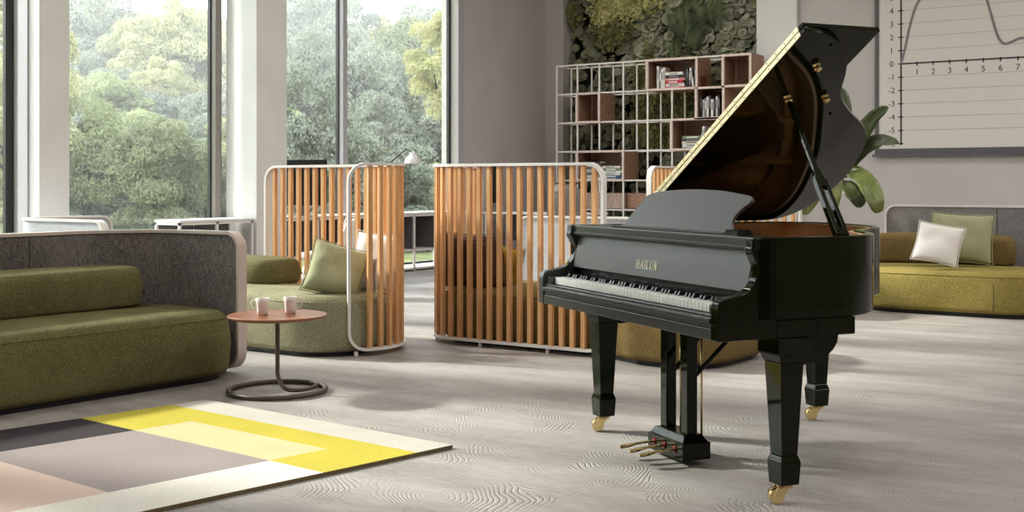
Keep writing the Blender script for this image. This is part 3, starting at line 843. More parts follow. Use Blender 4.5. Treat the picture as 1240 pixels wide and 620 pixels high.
# -- sofa 3: far slat screen behind the piano
o3 = (-4.2, 10.5, 0)
s3 = thing('screened_sofa', 'distant sofa with oak slat screen glimpsed behind the piano lid', 'sofa', o3)
def lx(px, y): return xb(px, y)
xl, xr_ = lx(786, 10.0)+.15, lx(969, 10.9)
path3 = [(xr_, 10.9), (xl+.15, 10.9)]+arc(xl+.15, 10.6, .3, 90, 180, 8)[1:]+[(xl-.15, 10.0)]
slat_screen(s3, o3, path3, z1=1.36)
out3 = roundrect(xl+.02, xr_+.5, 9.95, 10.78, [.25, .35, .35, .25], 8)
seat(s3, o3, out3, m_olive); plinth(s3, o3, out3)

# -- upholstered sofas with solid fabric panels
def fabric_panel(root, off, path, z1=.884, mat=m_greyfab, edge=m_pink_metal, rc=.1, thick=.05, outer=None, seams=(.5,)):
    o = panel_mb(path, .05, z1-.012, rc, thick).build('back_panel', mat, root, off); sharp(o, 40)
    pts, sides, q, at, T = frame_loop(path, .04, z1, rc, .04)
    mb = MB(); sweep_rect(mb, pts, sides, thick+.022, .02, True); e = mb.build('panel_edge', edge, root, off); sharp(e)
    for f in seams:
        P, d = at(T*f); nrm = Vector((-d.y, d.x)); sm = MB()
        for sd in (-1, 1):
            q_ = P+nrm*(thick/2+.0005)*sd; sm.tube([(q_.x, q_.y, .06), (q_.x, q_.y, z1-.03)], .003, 5)
        sm.build('panel_seam', m_black_metal, root, off)
o4 = (-5.9, 3.9, 0)
s4 = thing('lounge_sofa', 'olive sofa with a curved dark grey wraparound back at the left edge', 'sofa', o4)
path4 = [(-6.40, 1.9), (-6.40, 4.60)]+arc(-5.87, 4.60, .53, 180, 90, 12)[1:]+[(-5.43, 5.13)]
fabric_panel(s4, o4, path4, .886, m_greyfab, seams=(.60,))
out4 = arc(-6.0, 2.3, .34, 180, 270, 8)+arc(-5.85, 2.3, .34, 270, 355, 8)+[(-5.44, 3.6)]+arc(-5.58, 4.84, .24, 0, 90, 8)+arc(-5.88, 4.62, .46, 90, 180, 8)
seat(s4, o4, out4, m_olive, .03, .42, .10); plinth(s4, o4, out4)
seat(s4, o4, roundrect(-6.33, -5.93, 2.2, 4.83, [.12, .12, .13, .20], 6), m_olive, .43, .68, .06, 'backrest_bolster', True)

# -- right-hand sofa below the chart
o5 = (-2.4, 11.5, 0)
s5 = thing('lounge_sofa', 'mustard sofa with mid grey back panel under the chart board', 'sofa', o5)
path5 = [(-3.33, 12.0), (-1.0, 12.0)]
fabric_panel(s5, o5, path5, .975, m_midgrey, m_white_metal, seams=((xb(1208, 12.0)+3.33)/2.33,))
out5 = roundrect(-3.5, -1.55, 10.88, 11.92, [.55, .55, .4, .4], 12)
seat(s5, o5, out5, m_mustard, .035, .41, .10); plinth(s5, o5, out5)
seat(s5, o5, roundrect(-3.42, xb(1229, 11.7), 11.55, 11.88, [.12, .15, .15, .12], 6), m_brownolive, .42, .70, .08, 'backrest_bolster', False)
xq = W(1203, 350, 10.35)
pillow('cushion', 'soft green rectangular cushion at the back of the mustard sofa', tuple(W(1164, 288, 10.80)), .58, .48, .14, (R(-14), R(3), R(10)), m_greencush, 7)
pillow('cushion', 'white cotton cushion in front of the green one on the mustard sofa', tuple(W(1136, 295, 10.60)), .42, .38, .15, (R(-20), R(9), R(2)), m_whitecush, 8)

seamline(s5, o5, [(xb(1203, 10.87), 10.868, z) for z in (.06, .15, .3)], m_seam, .003)
# -- pale grey sofa by the left window, and the pale sofa behind the second screen
o6 = (-8.7, 6.6, 0)
s6 = thing('lounge_sofa', 'pale grey sofa by the window seen over the dark sofa back', 'sofa', o6)
xa_, xb2 = xb(12, 6.1), xb(131, 6.15)
path6 = [(xb2, 6.12), (xa_+.3, 6.12)]+arc(xa_+.3, 6.42, .3, 270, 180, 8)[1:]+[(xa_, 7.15)]
fabric_panel(s6, o6, path6, .884, m_lightfab, m_white_metal, seams=(.6,))
out6 = roundrect(xa_+.05, xb2+.3, 6.2, 7.0, [.25, .35, .35, .25], 8)
seat(s6, o6, out6, m_mustard, .03, .42, .1); plinth(s6, o6, out6)
o7 = (-5.2, 9.7, 0)
s7 = thing('lounge_sofa', 'sofa with light grey panel back behind the long slat screen', 'sofa', o7)
path7 = [(xb(770, 9.35), 9.35), (xb(624, 9.25)+.05, 9.25)]
fabric_panel(s7, o7, path7, .884, m_lightfab, m_white_metal, seams=(.5,))
out7 = roundrect(xb(632, 9.3), xb(775, 9.4), 9.33, 9.86, [.2, .3, .22, .22], 8)
seat(s7, o7, out7, m_mustard, .03, .42, .1); plinth(s7, o7, out7)

# ------------------------------------------------------------------ SIDE TABLE + MUGS
tx, ty = room(-1.347, 6.64)
st = thing('side_table', 'small round walnut side table on a bent tube ring foot', 'table', (tx, ty, 0))
mb = MB(); mb.lathe([(.25, .424), (.272, .430), (.283, .438), (.283, .444), (.279, .447)], 48); sharp(mb.build('tabletop', m_walnut, st))
mb = MB()
ring = [(.275*math.cos(R(a)), .275*math.sin(R(a)), .016) for a in range(0, 361, 8)]
mb.tube(ring, .0145, 10, False); mb.build('ring_foot', m_tube, st, smooth=True)
# post: from under the top, bending near the floor and running out to the ring (to the right in view)
ex = Vector((AX, AY, 0)); ey = Vector((-AY, AX, 0))
def tp(a, b_, z): v_ = ex*a+ey*b_; return (v_.x, v_.y, z)
pp = [tp(0, 0, .424), tp(0, 0, .16), tp(.0, -.0, .11), tp(.02, -.02, .06), tp(.06, -.045, .026), tp(.12, -.03, .017), tp(.18, .04, .016), tp(.21, .15, .016), tp(.222, .162, .016)]
pp = catmull(pp, 6); mb = MB(); mb.tube(pp, .0125, 10); mb.build('bent_post', m_tube, st, smooth=True)
mb = MB(); mb.lathe([(.07, .418), (.07, .4235)], 24); mb.build('mounting_disc', m_tube, st)
def mug(label, loc, rz):
    m = thing('mug', label, 'mug', loc, rz, 'mugs on the side table')
    b_ = MB(); n = 28; prof = [(.026, 0), (.030, .002), (.032, .03), (.036, .07), (.0405, .098), (.0385, .0985), (.034, .07), (.030, .03), (.027, .008), (.0, .008)]
    b_.lathe(prof[:-1], n); b_.build('mug_body', m_mug, m, smooth=True)
    h = MB(); hp = catmull([(.035, 0, .082), (.058, 0, .084), (.068, 0, .062), (.056, 0, .036), (.033, 0, .028)], 6)
    h.tube(hp, .0045, 8); h.build('mug_handle', m_mug, m, smooth=True)
ang_view = math.atan2(AY, AX)
p = W(318, 381, 6.60); mug('white mug with its handle to the left on the side table', (p.x, p.y, .4475), ang_view+PI*.97)
p = W(351.5, 379, 6.68); mug('white mug with its handle to the right on the side table', (p.x, p.y, .4475), ang_view+.1)

# ------------------------------------------------------------------ RUG
c0 = Vector((-3.106, 4.214)); e1 = Vector((-1.772, .1395)); e2 = Vector((-.3003, -1.4453))
def rp(s_, t_): v_ = c0+e1*s_+e2*t_; return (v_.x, v_.y)
regions = [(0, 1, 0, .14, 0), (0, 1, .14, .275, 1), (0, .19, .275, .48, 1), (.74, 1, .275, .48, 1), (.19, .74, .275, .48, 2),
           (.74, 1, .48, 1.5, 3), (.187, .74, .48, .968, 4), (0, .187, .48, 1.5, 5), (.187, .74, .968, 1.5, 6)]
mb = MB()
zr = .017
ss_ = [0, .187, .19, .74, 1]; tt_ = [0, .14, .275, .48, .968, 1.5]
for i in range(4):
    for j in range(5):
        sm, tm = (ss_[i]+ss_[i+1])/2, (tt_[j]+tt_[j+1])/2
        mi = next(r_[4] for r_ in regions if r_[0] <= sm <= r_[1] and r_[2] <= tm <= r_[3])
        mb.cur = mi; a, b_, c_, d_ = rp(ss_[i], tt_[j]), rp(ss_[i+1], tt_[j]), rp(ss_[i+1], tt_[j+1]), rp(ss_[i], tt_[j+1])
        mb.add([(*a, zr), (*b_, zr), (*c_, zr), (*d_, zr)], [(0, 1, 2, 3)])
        for (u, v_, on) in ((a, d_, i == 0), (b_, c_, i == 3), (a, b_, j == 0), (d_, c_, j == 4)):
            mb.cur = 7
            if on: mb.add([(*u, 0.001), (*v_, 0.001), (*v_, zr), (*u, zr)], [(0, 1, 2, 3)])
rug = mb.build('rug', rug_m, None)
tag(rug, 'colour-block rug in yellow, charcoal, taupe, pink and white on the floor', 'rug')

# ------------------------------------------------------------------ WINDOW-SIDE DESK SHELVES, MONITORS, LAMP, CHAIRS
def low_shelf(y0, y1, label, n, xw=XW+.03, d=.42, drop=()):
    off = (xw+d/2, (y0+y1)/2, 0)
    r_ = thing('low_shelf_desk', label, 'shelf', off, 0, 'white desks along the windows')
    mb = MB(); mb.box(xw, xw+d, y0, y1, .775, .80); mb.build('worktop', m_white_metal, r_, off, bevel=.003)
    f = MB(); t = .028
    for z in (.745, .27): f.box(xw+.01, xw+d-.01, y0, y1, z, z+t)
    f.box(xw+.01, xw+d-.01, y0, y1, .02, .045)
    k = 0
    ys = [y0+(y1-y0-t)*i/n for i in range(n+1)]
    for y in ys:
        f.box(xw+.01, xw+.01+t, y, y+t, 0, .775); f.box(xw+d-.01-t, xw+d-.01, y, y+t, 0, .775)
    f.build('shelf_frame', m_white_metal, r_, off)
    g = MB(); g.box(xw+.012, xw+.03, y0+.02, y1-.02, .30, .745); 
    for y in ys[1:-1]: g.box(xw+.04, xw+d-.05, y+.004, y+t-.004, .30, .745)
    g.build('grey_panels', m_grey_dark, r_, off)
low_shelf(8.42, 9.5, 'white low shelf desk by the window left of the white column', 2)
low_shelf(10.1, 13.95, 'long white low shelf desk under the window behind the slat screens', 8)
# desk in the far corner
od = (-9.35, 14.9, 0)
dk = thing('desk', 'white desk in the far corner by the grey wall', 'desk', od)
mb = MB(); mb.box(-10.2, -8.35, 14.55, 15.25, .735, .76); mb.build('desktop', m_white_metal, dk, od, bevel=.003)
mb = MB()
for x in (-10.15, -8.43):
    for y in (14.6, 15.17): mb.box(x, x+.035, y, y+.035, 0, .735)
mb.build('desk_legs', m_white_metal, dk, od)
mb = MB(); mb.box(-10.1, -8.45, 15.205, 15.22, .3, .72); mb.build('modesty_panel', m_grey_dark, dk, od)
def monitor(label, x, y, z, w, h, rz):
    r_ = thing('monitor', label, 'monitor', (x, y, z), rz)
    mb = MB(); mb.box(-w/2, w/2, -.018, .018, .13, .13+h); mb.build('screen', m_screen, r_, bevel=.006)
    mb = MB(); mb.box(-.03, .03, .019, .04, .0, .3); mb.build('stand', m_grey_dark, r_)
    mb = MB(); mb.box(-.13, .13, -.08, .1, 0, .012); mb.build('stand_foot', m_grey_dark, r_, bevel=.003)
pm = W(365, 222, 14.3)
def on_x(px, x):   # y where the sight line meets plane x
    r_ = (px-CX)/F; Z = x/(AX*r_-AY); return Z*(AY*r_+AX), Z
ym, Zm = on_x(365, -9.95)
monitor('black monitor on the window desk behind the left slat screen', -9.95, ym, .80, .66, .56, R(20))
monitor('black monitor on the corner desk behind the second slat screen', xb(583, 14.9), 14.9, .76, .68, .62, R(20))
# desk lamp
yl, Zl = on_x(500, -9.98)
lp = thing('desk_lamp', 'white dome desk lamp on a thin black arm by the right window', 'lamp', (-9.98, yl-.35, .80))
zl = EYE-(198-HY)*Zl/F-.80
mb = MB(); mb.lathe([(.085, 0), (.09, .008), (.085, .018), (.02, .025)], 24); mb.build('lamp_base', m_screen, lp, smooth=False)
mb = MB(); mb.tube([(0, 0, .02), (0, -.30, .38)], .01, 6); mb.tube([(0, -.30, .38), (.06, -.25, zl-.02), (0, .20, zl+.2), (0, .33, zl+.15)], .01, 6); mb.build('lamp_arm', m_screen, lp, smooth=True)
mb = MB(); prof = [(.118, 0), (.112, .05), (.085, .09), (.045, .115), (.035, .15), (.02, .165)]
n = 24; vs = []; fs = []
prof2 = prof+[(.017, .163), (.03, .148), (.04, .111), (.08, .086), (.107, .048), (.113, 0)]
for r_, z in prof2:
    for k in range(n): a = 2*PI*k/n; vs.append((r_*math.cos(a), .35+r_*math.sin(a), zl-.0+z))
for i in range(len(prof2)-1):
    for k in range(n): fs.append((i*n+k, i*n+(k+1) % n, (i+1)*n+(k+1) % n, (i+1)*n+k))
mb.add(vs, fs); mb.build('lamp_shade', m_white_metal, lp, smooth=True)
mb = MB(); mb.lathe([(.01, .03), (.03, .06), (.03, .09), (.01, .12)], 12, (0, .35, zl)); mb.build('light_bulb', m_white_metal, lp, smooth=True)
# white task chair
def shell_chair(label, loc, rz, mat, tall=1.0, wirec=m_black_metal):
    r_ = thing('chair', label, 'chair', loc, rz)
    b_ = MB(); n = 10; vs = []; fs = []; H0, H1 = .46, .46+.5*tall
    for sd in (0, 1):
        for i in range(n+1):
            for j in range(9):
                u = -1+2*i/n; t = j/8
                wv = .24*(1-.35*t); x = u*wv; y = .22+.10*t-.07*u*u*(1-.3*t)+sd*.025
                z = H0+(H1-H0)*t - .05*abs(u)**3*(t > .9)
                vs.append((x, y, z))
    M_ = (n+1)*9
    for sd in range(2):
        for i in range(n):
            for j in range(8): a = sd*M_+i*9+j; fs.append((a, a+1, a+10, a+9))
    for i in range(n): fs += [(i*9+8, M_+i*9+8, M_+(i+1)*9+8, (i+1)*9+8), (i*9, (i+1)*9, M_+(i+1)*9, M_+i*9)]
    for j in range(8): fs += [(j, M_+j, M_+j+1, j+1), (n*9+j, n*9+j+1, M_+n*9+j+1, M_+n*9+j)]
    b_.add(vs, fs); b_.build('backrest', mat, r_, smooth=True)
    w_ = MB(); loop = []
    for a in range(0, 41):
        t = a/40; u = -1 if t < .3 else (1 if t > .7 else math.sin((t-.5)/.2*PI/2))
        tt = t/.3 if t < .3 else ((1-t)/.3 if t > .7 else 1)
        loop.append((u*(.25*(1-.35*tt)+.008), .235+.10*tt-.07*u*u, H0+(H1-H0)*tt+(.02*math.cos((t-.5)*PI/.4) if .3 <= t <= .7 else 0)))
    w_.tube(loop, .008, 6); w_.build('back_frame', wirec, r_, smooth=True)
    cushion = cushion_mb(roundrect(-.24, .24, -.25, .23, .09, 5), .42, .48, .025).build('seat', mat, r_, smooth=True)
    for sx in (-1, 1):
        for sy in (-1, 1):
            l = MB(); l.tube([(sx*.18, sy*.17, .42), (sx*.24, sy*.24, 0)], [.012, .008], 8); l.build('leg', m_white_metal, r_, smooth=True)
p = W(398, 300, 12.2); shell_chair('white chair at the window desk behind the left slat screen', (p.x, p.y, 0), R(-70), m_white_metal, .75, m_white_metal)
p = W(688, 300, 13.2); shell_chair('grey tall-backed chair between slat screen and bookcase', (p.x, p.y, 0), R(205), m_midgrey, 1.45)

# ------------------------------------------------------------------ POTTED PLANT
pc = W(1003, 300, 12.3)
pl = thing('potted_plant', 'broad-leaved green plant in a dark pot behind the piano', 'plant', (pc.x, pc.y, 0))
po = (pc.x, pc.y, 0)
mb = MB(); mb.lathe([(.15, 0), (.17, .02), (.21, .40), (.2, .42), (.18, .41), (.17, .36)], 32, po); sharp(mb.build('pot', m_pot, pl, po))
mb = MB(); mb.lathe([(.165, .35), (.165, .365)], 24, po); mb.build('soil', m_soil, pl, po)
m_leaf, nt, b = nm('glossy broad leaf'); setp(b, Roughness=.4, Base_Color=(.10, .16, .03, 1))
v = coords(nt, (1, 1, 1)); nt.links.new(ramp(nt, noise(nt, v, 5, 3), [(.3, srgb(92, 104, 56)), (.7, srgb(138, 148, 84))]), b.inputs['Base Color'])
m_leafdark, nt, b = nm('dark broad leaf'); setp(b, Roughness=.4)
v = coords(nt, (1, 1, 1)); nt.links.new(ramp(nt, noise(nt, v, 5, 3), [(.3, srgb(46, 58, 26)), (.7, srgb(78, 86, 44))]), b.inputs['Base Color'])
def leaf(pts, width, mat, up=(0, 0, 1), fold=.25, twist=0):
    P = catmull([W(*q) for q in pts], 5); n = len(P); mb = MB(); vs = []; fs = []
    view = Vector((-AY, AX, 0))
    for i, p_ in enumerate(P):
        t = i/(n-1); w = width*(math.sin(PI*min(1, (t*.93+.04)))**.6)*(1 if t < .97 else .5)
        tg = (P[min(i+1, n-1)]-P[max(i-1, 0)]).normalized()
        sd = tg.cross(view).normalized()*math.cos(twist)+view*math.sin(twist)
        nn = tg.cross(sd).normalized()
        wob = .008*math.sin(i*2.1)
        for k in (-1, -.5, 0, .5, 1): vs.append(p_+sd*w*k+nn*(abs(k)*fold*w+wob*abs(k)))
        if i:
            for k in range(4): fs.append(((i-1)*5+k, i*5+k, i*5+k+1, (i-1)*5+k+1))
    mb.add(vs, fs); o = mb.build('leaf', mat, pl, po, smooth=True)
    md = o.modifiers.new('t', 'SOLIDIFY'); md.thickness = .003
    rb = MB(); rb.tube([q-view*.001 for q in P], .004, 5); rb.build('leaf_midrib', mat, o).location = (-po[0]*0, 0, 0)
    for ch in o.children: ch.location = (-po[0], -po[1], 0)
def stem(pts):
    P = catmull([Vector((pc.x+dx, pc.y, .36)) if q is None else W(*q) for q, dx in pts], 6)
    mb = MB(); mb.tube(P, [.014*(1-.5*i/len(P)) for i in range(len(P))], 7); mb.build('stem', m_stem, pl, po, smooth=True)
Zp = 12.3
leaf([(1022, 212, Zp), (1030, 190, 12.1), (1044, 162, 11.9), (1058, 142, 11.8), (1075, 129, 11.7)], .085, m_leafdark, twist=.5)
leaf([(1022, 215, Zp), (1034, 193, 12.2), (1050, 176, 12), (1068, 170, 11.8), (1088, 173, 11.6)], .08, m_leafdark, twist=.3)
leaf([(1024, 206, Zp), (1040, 212, 12.1), (1052, 226, 11.9), (1060, 244, 11.8), (1064, 258, 11.8)], .105, m_leaf)
leaf([(1017, 222, Zp), (1028, 228, 12.1), (1038, 240, 12), (1043, 251, 12)], .09, m_leafdark)
leaf([(1003, 205, Zp), (990, 222, 12.3), (982, 240, 12.2), (973, 260, 12.1)], .09, m_leaf)
leaf([(1008, 195, Zp), (1009, 215, 12.1), (1007, 238, 12.0), (1006, 262, 12.0)], .10, m_leaf)
leaf([(1012, 190, Zp), (1016, 160, 12.3), (1020, 130, 12.3), (1018, 106, 12.4)], .10, m_leafdark)
leaf([(1006, 200, Zp), (1000, 170, 12.5), (990, 140, 12.7), (975, 118, 12.8)], .10, m_leafdark)
for q in ([(1022, 212, Zp)], [(1024, 206, Zp)], [(1017, 222, Zp)], [(1003, 205, Zp)], [(1008, 195, Zp)], [(1006, 200, Zp)]):
    x, y, z = q[0]; stem([(None, (x-1010)*.004), ((1003+(x-1003)*.3, 262, 12.3), 0), ((1003+(x-1003)*.6, 235, 12.3), 0), (q[0], 0)])

# ------------------------------------------------------------------ GRAND PIANO
gx, gy = room(.127, 5.55)
gp = thing('grand_piano', 'black grand piano with its lid propped open', 'piano', (gx, gy, 0), R(-33.0))
WP = 1.53; YH = .54; ZT = 1.0; ZB = .628
bent = [(1.53, .55), (1.515, .64), (1.46, .75), (1.36, .855), (1.27, .915), (1.19, .955), (1.12, .995), (1.05, 1.065), (.965, 1.175), (.89, 1.285), (.81, 1.365), (.70, 1.43), (.56, 1.475), (.40, 1.51), (.22, 1.50), (.10, 1.455), (.025, 1.38), (0, 1.28)]
bent = [tuple(p) for p in catmull(bent, 5)]
def out_closed(y0): return [(0, y0), (WP, y0)]+bent
def open_wall(path, t0, t1, z0, z1):
    """wall along open path (offset inward between t0 and t1); path runs CCW so inward is to the left"""
    n = len(path); a = []; b_ = []
    for i in range(n):
        p0 = Vector(path[max(i-1, 0)]); p1 = Vector(path[min(i+1, n-1)]); t = (p1-p0).normalized(); nn = Vector((-t.y, t.x)); p_ = Vector(path[i])
        a.append(p_+nn*t0); b_.append(p_+nn*t1)
    mb = MB(); vs = []; fs = []
    for i in range(n): vs += [(a[i].x, a[i].y, z0), (a[i].x, a[i].y, z1), (b_[i].x, b_[i].y, z1), (b_[i].x, b_[i].y, z0)]
    for i in range(n-1):
        for k in range(4): fs.append((i*4+k, i*4+(k+1) % 4, (i+1)*4+(k+1) % 4, (i+1)*4+k))
    fs += [(0, 1, 2, 3), tuple((n-1)*4+k for k in (3, 2, 1, 0))]
    mb.add(vs, fs); return mb
rimpath = [(WP, .17), (WP, .36)]+bent+[(0, .8), (0, .17)]
o = open_wall(rimpath, 0, .034, .695, ZT).build('rim', m_pblack, gp); sharp(o, 30)
o.modifiers.new('bevel', 'BEVEL').width = .004; o.modifiers['bevel'].limit_method = 'ANGLE'
o = open_wall([(WP, .40)]+bent+[(0, .8), (0, .40)], .0342, .052, .71, ZT-.006).build('inner_rim', m_maple, gp); sharp(o, 30)
# soundboard, plate, struts
o = MB(); o.prism(inset(out_closed(.36), .053), .86, .875); o.build('soundboard', m_sound, gp)
o = MB(); o.prism(inset(out_closed(.20), .0345), .696, .72); o.build('bottom_boards', m_psatin, gp)
o = MB(); o.box(.055, WP-.055, .335, .50, .88, .915); o.build('pin_block', m_plate, gp, bevel=.004)
pln = MB()
ring_o = inset(out_closed(.36), .125); ring_i = inset(out_closed(.36), .165)
n = len(ring_o)
vs = [(x, y, .885) for x, y in ring_o]+[(x, y, .885) for x, y in ring_i]+[(x, y, .9) for x, y in ring_o]+[(x, y, .9) for x, y in ring_i]
fs = []
for i in range(1, n):
    j = (i+1) % n
    fs += [(2*n+i, 2*n+j, 3*n+j, 3*n+i), (i, n+i, n+j, j), (n+i, 3*n+i, 3*n+j, n+j), (i, j, 2*n+j, 2*n+i)]
pln.add(vs, fs)
for (x0, y0, x1, y1) in ((.3, .5, .32, 1.42), (.62, .5, .55, 1.36), (.93, .5, .84, 1.18), (1.2, .5, 1.13, .93), (.1, .5, .1, 1.3)):
    pln.hexa([(x0-.016, y0, .9), (x0+.016, y0, .9), (x1+.016, y1, .9), (x1-.016, y1, .9)], [(x0-.01, y0, .945), (x0+.01, y0, .945), (x1+.01, y1, .93), (x1-.01, y1, .93)])
pln.build('cast_iron_plate', m_plate, gp)
def bend_y(x):           # far inner limit of the case at lateral position x
    ys = [p[1] for p, q in zip(bent, bent[1:]) if (p[0]-x)*(q[0]-x) <= 0]
    return max(ys) if ys else .6
st_ = MB(); cw = MB()
for i in range(90):
    x = .45+1.02*i/90; x2 = x-.06-.10*(1-i/90); yb2 = bend_y(max(.1, x2))-.15
    if yb2 > .55: st_.tube([(x, .45, .922), (x2, yb2, .912)], .0016, 3, False)
for i in range(44):
    x = .09+.34*i/44; cw.tube([(x, .45, .94), (x+.32-.003*i, 1.16+.16*(1-abs(i-10)/44), .935)], .0022, 4, False)
o = st_.build('strings', m_string, gp); o['kind'] = 'stuff'; o = cw.build('bass_strings', m_copper, gp); o['kind'] = 'stuff'
tpm = MB()
for i in range(72):
    for k in range(3):
        x = .09+1.35*i/72+.004*k; tpm.tube([(x, .36+.03*k, .915), (x, .36+.03*k, .945)], .0035, 5)
o = tpm.build('tuning_pins', m_string, gp); o['kind'] = 'stuff'
br = MB(); br.tube(catmull([(.5, 1.3, .88), (.62, 1.2, .88), (.85, .95, .88), (1.15, .75, .88), (1.4, .62, .88)], 6), .012, 6); br.build('bridge', m_maple, gp, smooth=True)
dm = MB()
for i in range(56):
    x = .12+1.25*i/56; y = .62+.06*math.sin(i*.05); dm.box(x, x+.014, y, y+.05, .925, .955)
o = dm.build('dampers', m_ebony, gp)
# front shelf (over tuning pins), name rail, fallboard
mb = MB(); mb.box(.05, WP-.05, .19, .33, .978, .998); mb.build('front_shelf', m_psatin, gp, bevel=.003)
mb = MB(); mb.box(.0, WP, .165, .19, .952, ZT+.001); mb.build('front_rail', m_psatin, gp, bevel=.006, seg=3)
mb = MB(); mb.box(.052, WP-.052, .158, .1645, .957, .968); mb.build('rail_moulding', m_psatin, gp, bevel=.002)
prof = catmull([(.160, .800), (.162, .81), (.166, .83), (.174, .87), (.186, .92), (.193, .95)], 4)
mb = MB(); pf = [(p.x, p.y) for p in prof]
vs = []; fs = []
xs2 = [(.055, 0)]
n = len(pf)
for x in (.053, WP-.053):
    for y, z in pf: vs.append((x, y, z))
    for y, z in pf: vs.append((x, y+.02, z))
for i in range(n-1):
    fs += [(i, i+1, 2*n+i+1, 2*n+i), (n+i, 3*n+i, 3*n+i+1, n+i+1)]
    fs += [(i, n+i, n+i+1, i+1), (2*n+i, 2*n+i+1, 3*n+i+1, 3*n+i)]
fs += [(0, 2*n, 3*n, n), (n-1, 2*n-1, 4*n-1, 3*n-1)]
mb.add(vs, fs); fb = mb.build('fallboard', m_pfall, gp); sharp(fb)
# lettering built from strokes: H A I L U N with serifs
def fy(z): return .1698+(z-.851)*.21
def letters(word, xc, zc, h):
    gl = {'H': (.8, [((.14, 0), (.14, 1), .16), ((.66, 0), (.66, 1), .16), ((.14, .5), (.66, .5), .07)], [(.14, 0), (.14, 1), (.66, 0), (.66, 1)]),
          'A': (.8, [((.12, 0), (.42, 1), .07), ((.40, 1), (.70, 0), .16), ((.22, .34), (.6, .34), .07)], [(.12, 0), (.70, 0)]),
          'I': (.36, [((.18, 0), (.18, 1), .16)], [(.18, 0), (.18, 1)]),
          'L': (.64, [((.16, 0), (.16, 1), .16), ((.16, .035), (.58, .035), .07), ((.57, 0), (.57, .26), .05)], [(.16, 0), (.16, 1)]),
          'U': (.8, [((.15, .25), (.15, 1), .16), ((.68, .25), (.68, 1), .07), ((.15, .25), (.27, .06), .13), ((.27, .05), (.55, .04), .08), ((.55, .04), (.68, .25), .08)], [(.15, 1), (.68, 1)]),
          'N': (.82, [((.14, 0), (.14, 1), .07), ((.14, 1), (.66, 0), .17), ((.67, 0), (.67, 1), .07)], [(.14, 0), (.12, 1), (.67, 1)])}
    tot = sum(gl[c][0] for c in word)+.16*(len(word)-1); x = -tot/2; mb = MB(); kx = .98
    for c in word:
        wd, strokes, serifs = gl[c]
        for (a, b_, w) in strokes:
            A = Vector((x+a[0], a[1])); B = Vector((x+b_[0], b_[1])); d = (B-A).normalized(); nn = Vector((-d.y, d.x))*w/2
            q = [A-nn, B-nn, B+nn, A+nn]; mb.extr([(xc+p_.x*h*kx, fy(zc+(p_.y-.5)*h), zc+(p_.y-.5)*h) for p_ in q], (0, -.0015, 0))
        for (sx, sz) in serifs:
            zz = sz-.03 if sz > .5 else sz
            mb.extr([(xc+(x+sx+u*.17)*h*kx, fy(zc+(zz+w_-.5)*h), zc+(zz+w_-.5)*h) for u, w_ in ((-1, 0), (1, 0), (1, .05), (-1, .05))], (0, -.0015, 0))
        x += wd+.16
    return mb
lo = letters('HAILUN', .735, .851, .036).build('name_lettering', m_goldtxt, fb)
# cheek arms with scrolled front
sp = [(0, ZB), (0, .745), (.006, .768), (.022, .781), (.06, .787), (.10, .795), (.138, .812), (.163, .84), (.174, .875), (.170, .905), (.155, .935), (.146, .955), (.15, .968), (.152, ZT)]
sp2 = [sp[0], sp[1]]+[tuple(p) for p in catmull(sp[1:-1], 4)][1:]+[sp[-1]]+[(.26, ZT), (.26, ZB)]
for x0 in (0, WP-.05):
    mb = MB(); mb.extr([(x0, y, z) for y, z in sp2], (.05, 0, 0))
    o = mb.build('cheek_arm', m_psatin if x0 == 0 else m_pblack, gp, bevel=.006, seg=3)
    cb = MB(); xx = .051 if x0 == 0 else WP-.051-.038
    cb.box(xx, xx+.038, .02, .17, .70, .757); cb.build('cheek_block', m_psatin, gp, bevel=.004)
mb = MB(); mb.lathe([(.003, -.001), (.012, 0), (.012, .003), (.004, .009)], 12)
o = mb.build('fallboard_pivot', m_gold, gp); o.rotation_euler = (0, PI/2, 0); o.location = (.052, .13, .815)
# keybed and keyslip
mb = MB(); mb.box(.0505, WP-.0505, .004, .44, ZB, .672); mb.build('keybed', m_psatin, gp, bevel=.004)
mb = MB(); mb.box(.0505, WP-.0505, .008, .036, .673, .712); mb.box(.0505, WP-.0505, .012, .034, .712, .722); mb.build('keyslip', m_psatin, gp, bevel=.004)
mb = MB(); mb.box(.0505, WP-.0505, -.004, .0035, .69, .708); mb.build('keyslip_moulding', m_psatin, gp, bevel=.003)
# keys
K0, K1 = .092, WP-.092; kw = (K1-K0)/52
wk = MB(); wk.box(-kw/2+.0012, kw/2-.0012, 0, .150, -.012, .020); proto = wk.build('white_key', m_ivory, gp, bevel=.0012); 
bkm = MB(); bkm.hexa([(-.0075, 0, 0), (.0075, 0, 0), (.0075, .098, 0), (-.0075, .098, 0)], [(-.0058, .010, .017), (.0058, .010, .017), (.0058, .098, .017), (-.0058, .098, .017)])
bproto = bkm.build('black_key', m_ebony, gp, bevel=.001)
first = True; bf = True
for i in range(52):
    k = proto if first else proto.copy()
    if not first: C.objects.link(k); k.parent = gp
    first = False; k.location = (K0+kw*(i+.5), .045, .735)
    note = (i+5) % 7        # 0=C
    if i == 0: note = 5
    if i < 51 and note in (0, 1, 3, 4, 5):
        q = bproto if bf else bproto.copy()
        if not bf: C.objects.link(q); q.parent = gp
        bf = False; q.location = (K0+kw*(i+1), .097, .7555)
mb = MB(); mb.box(.092, WP-.092, .182, .198, .75, .81); mb.build('key_shade_strip', m_ebony, gp)  # dark strip standing in for the shadow behind the keys
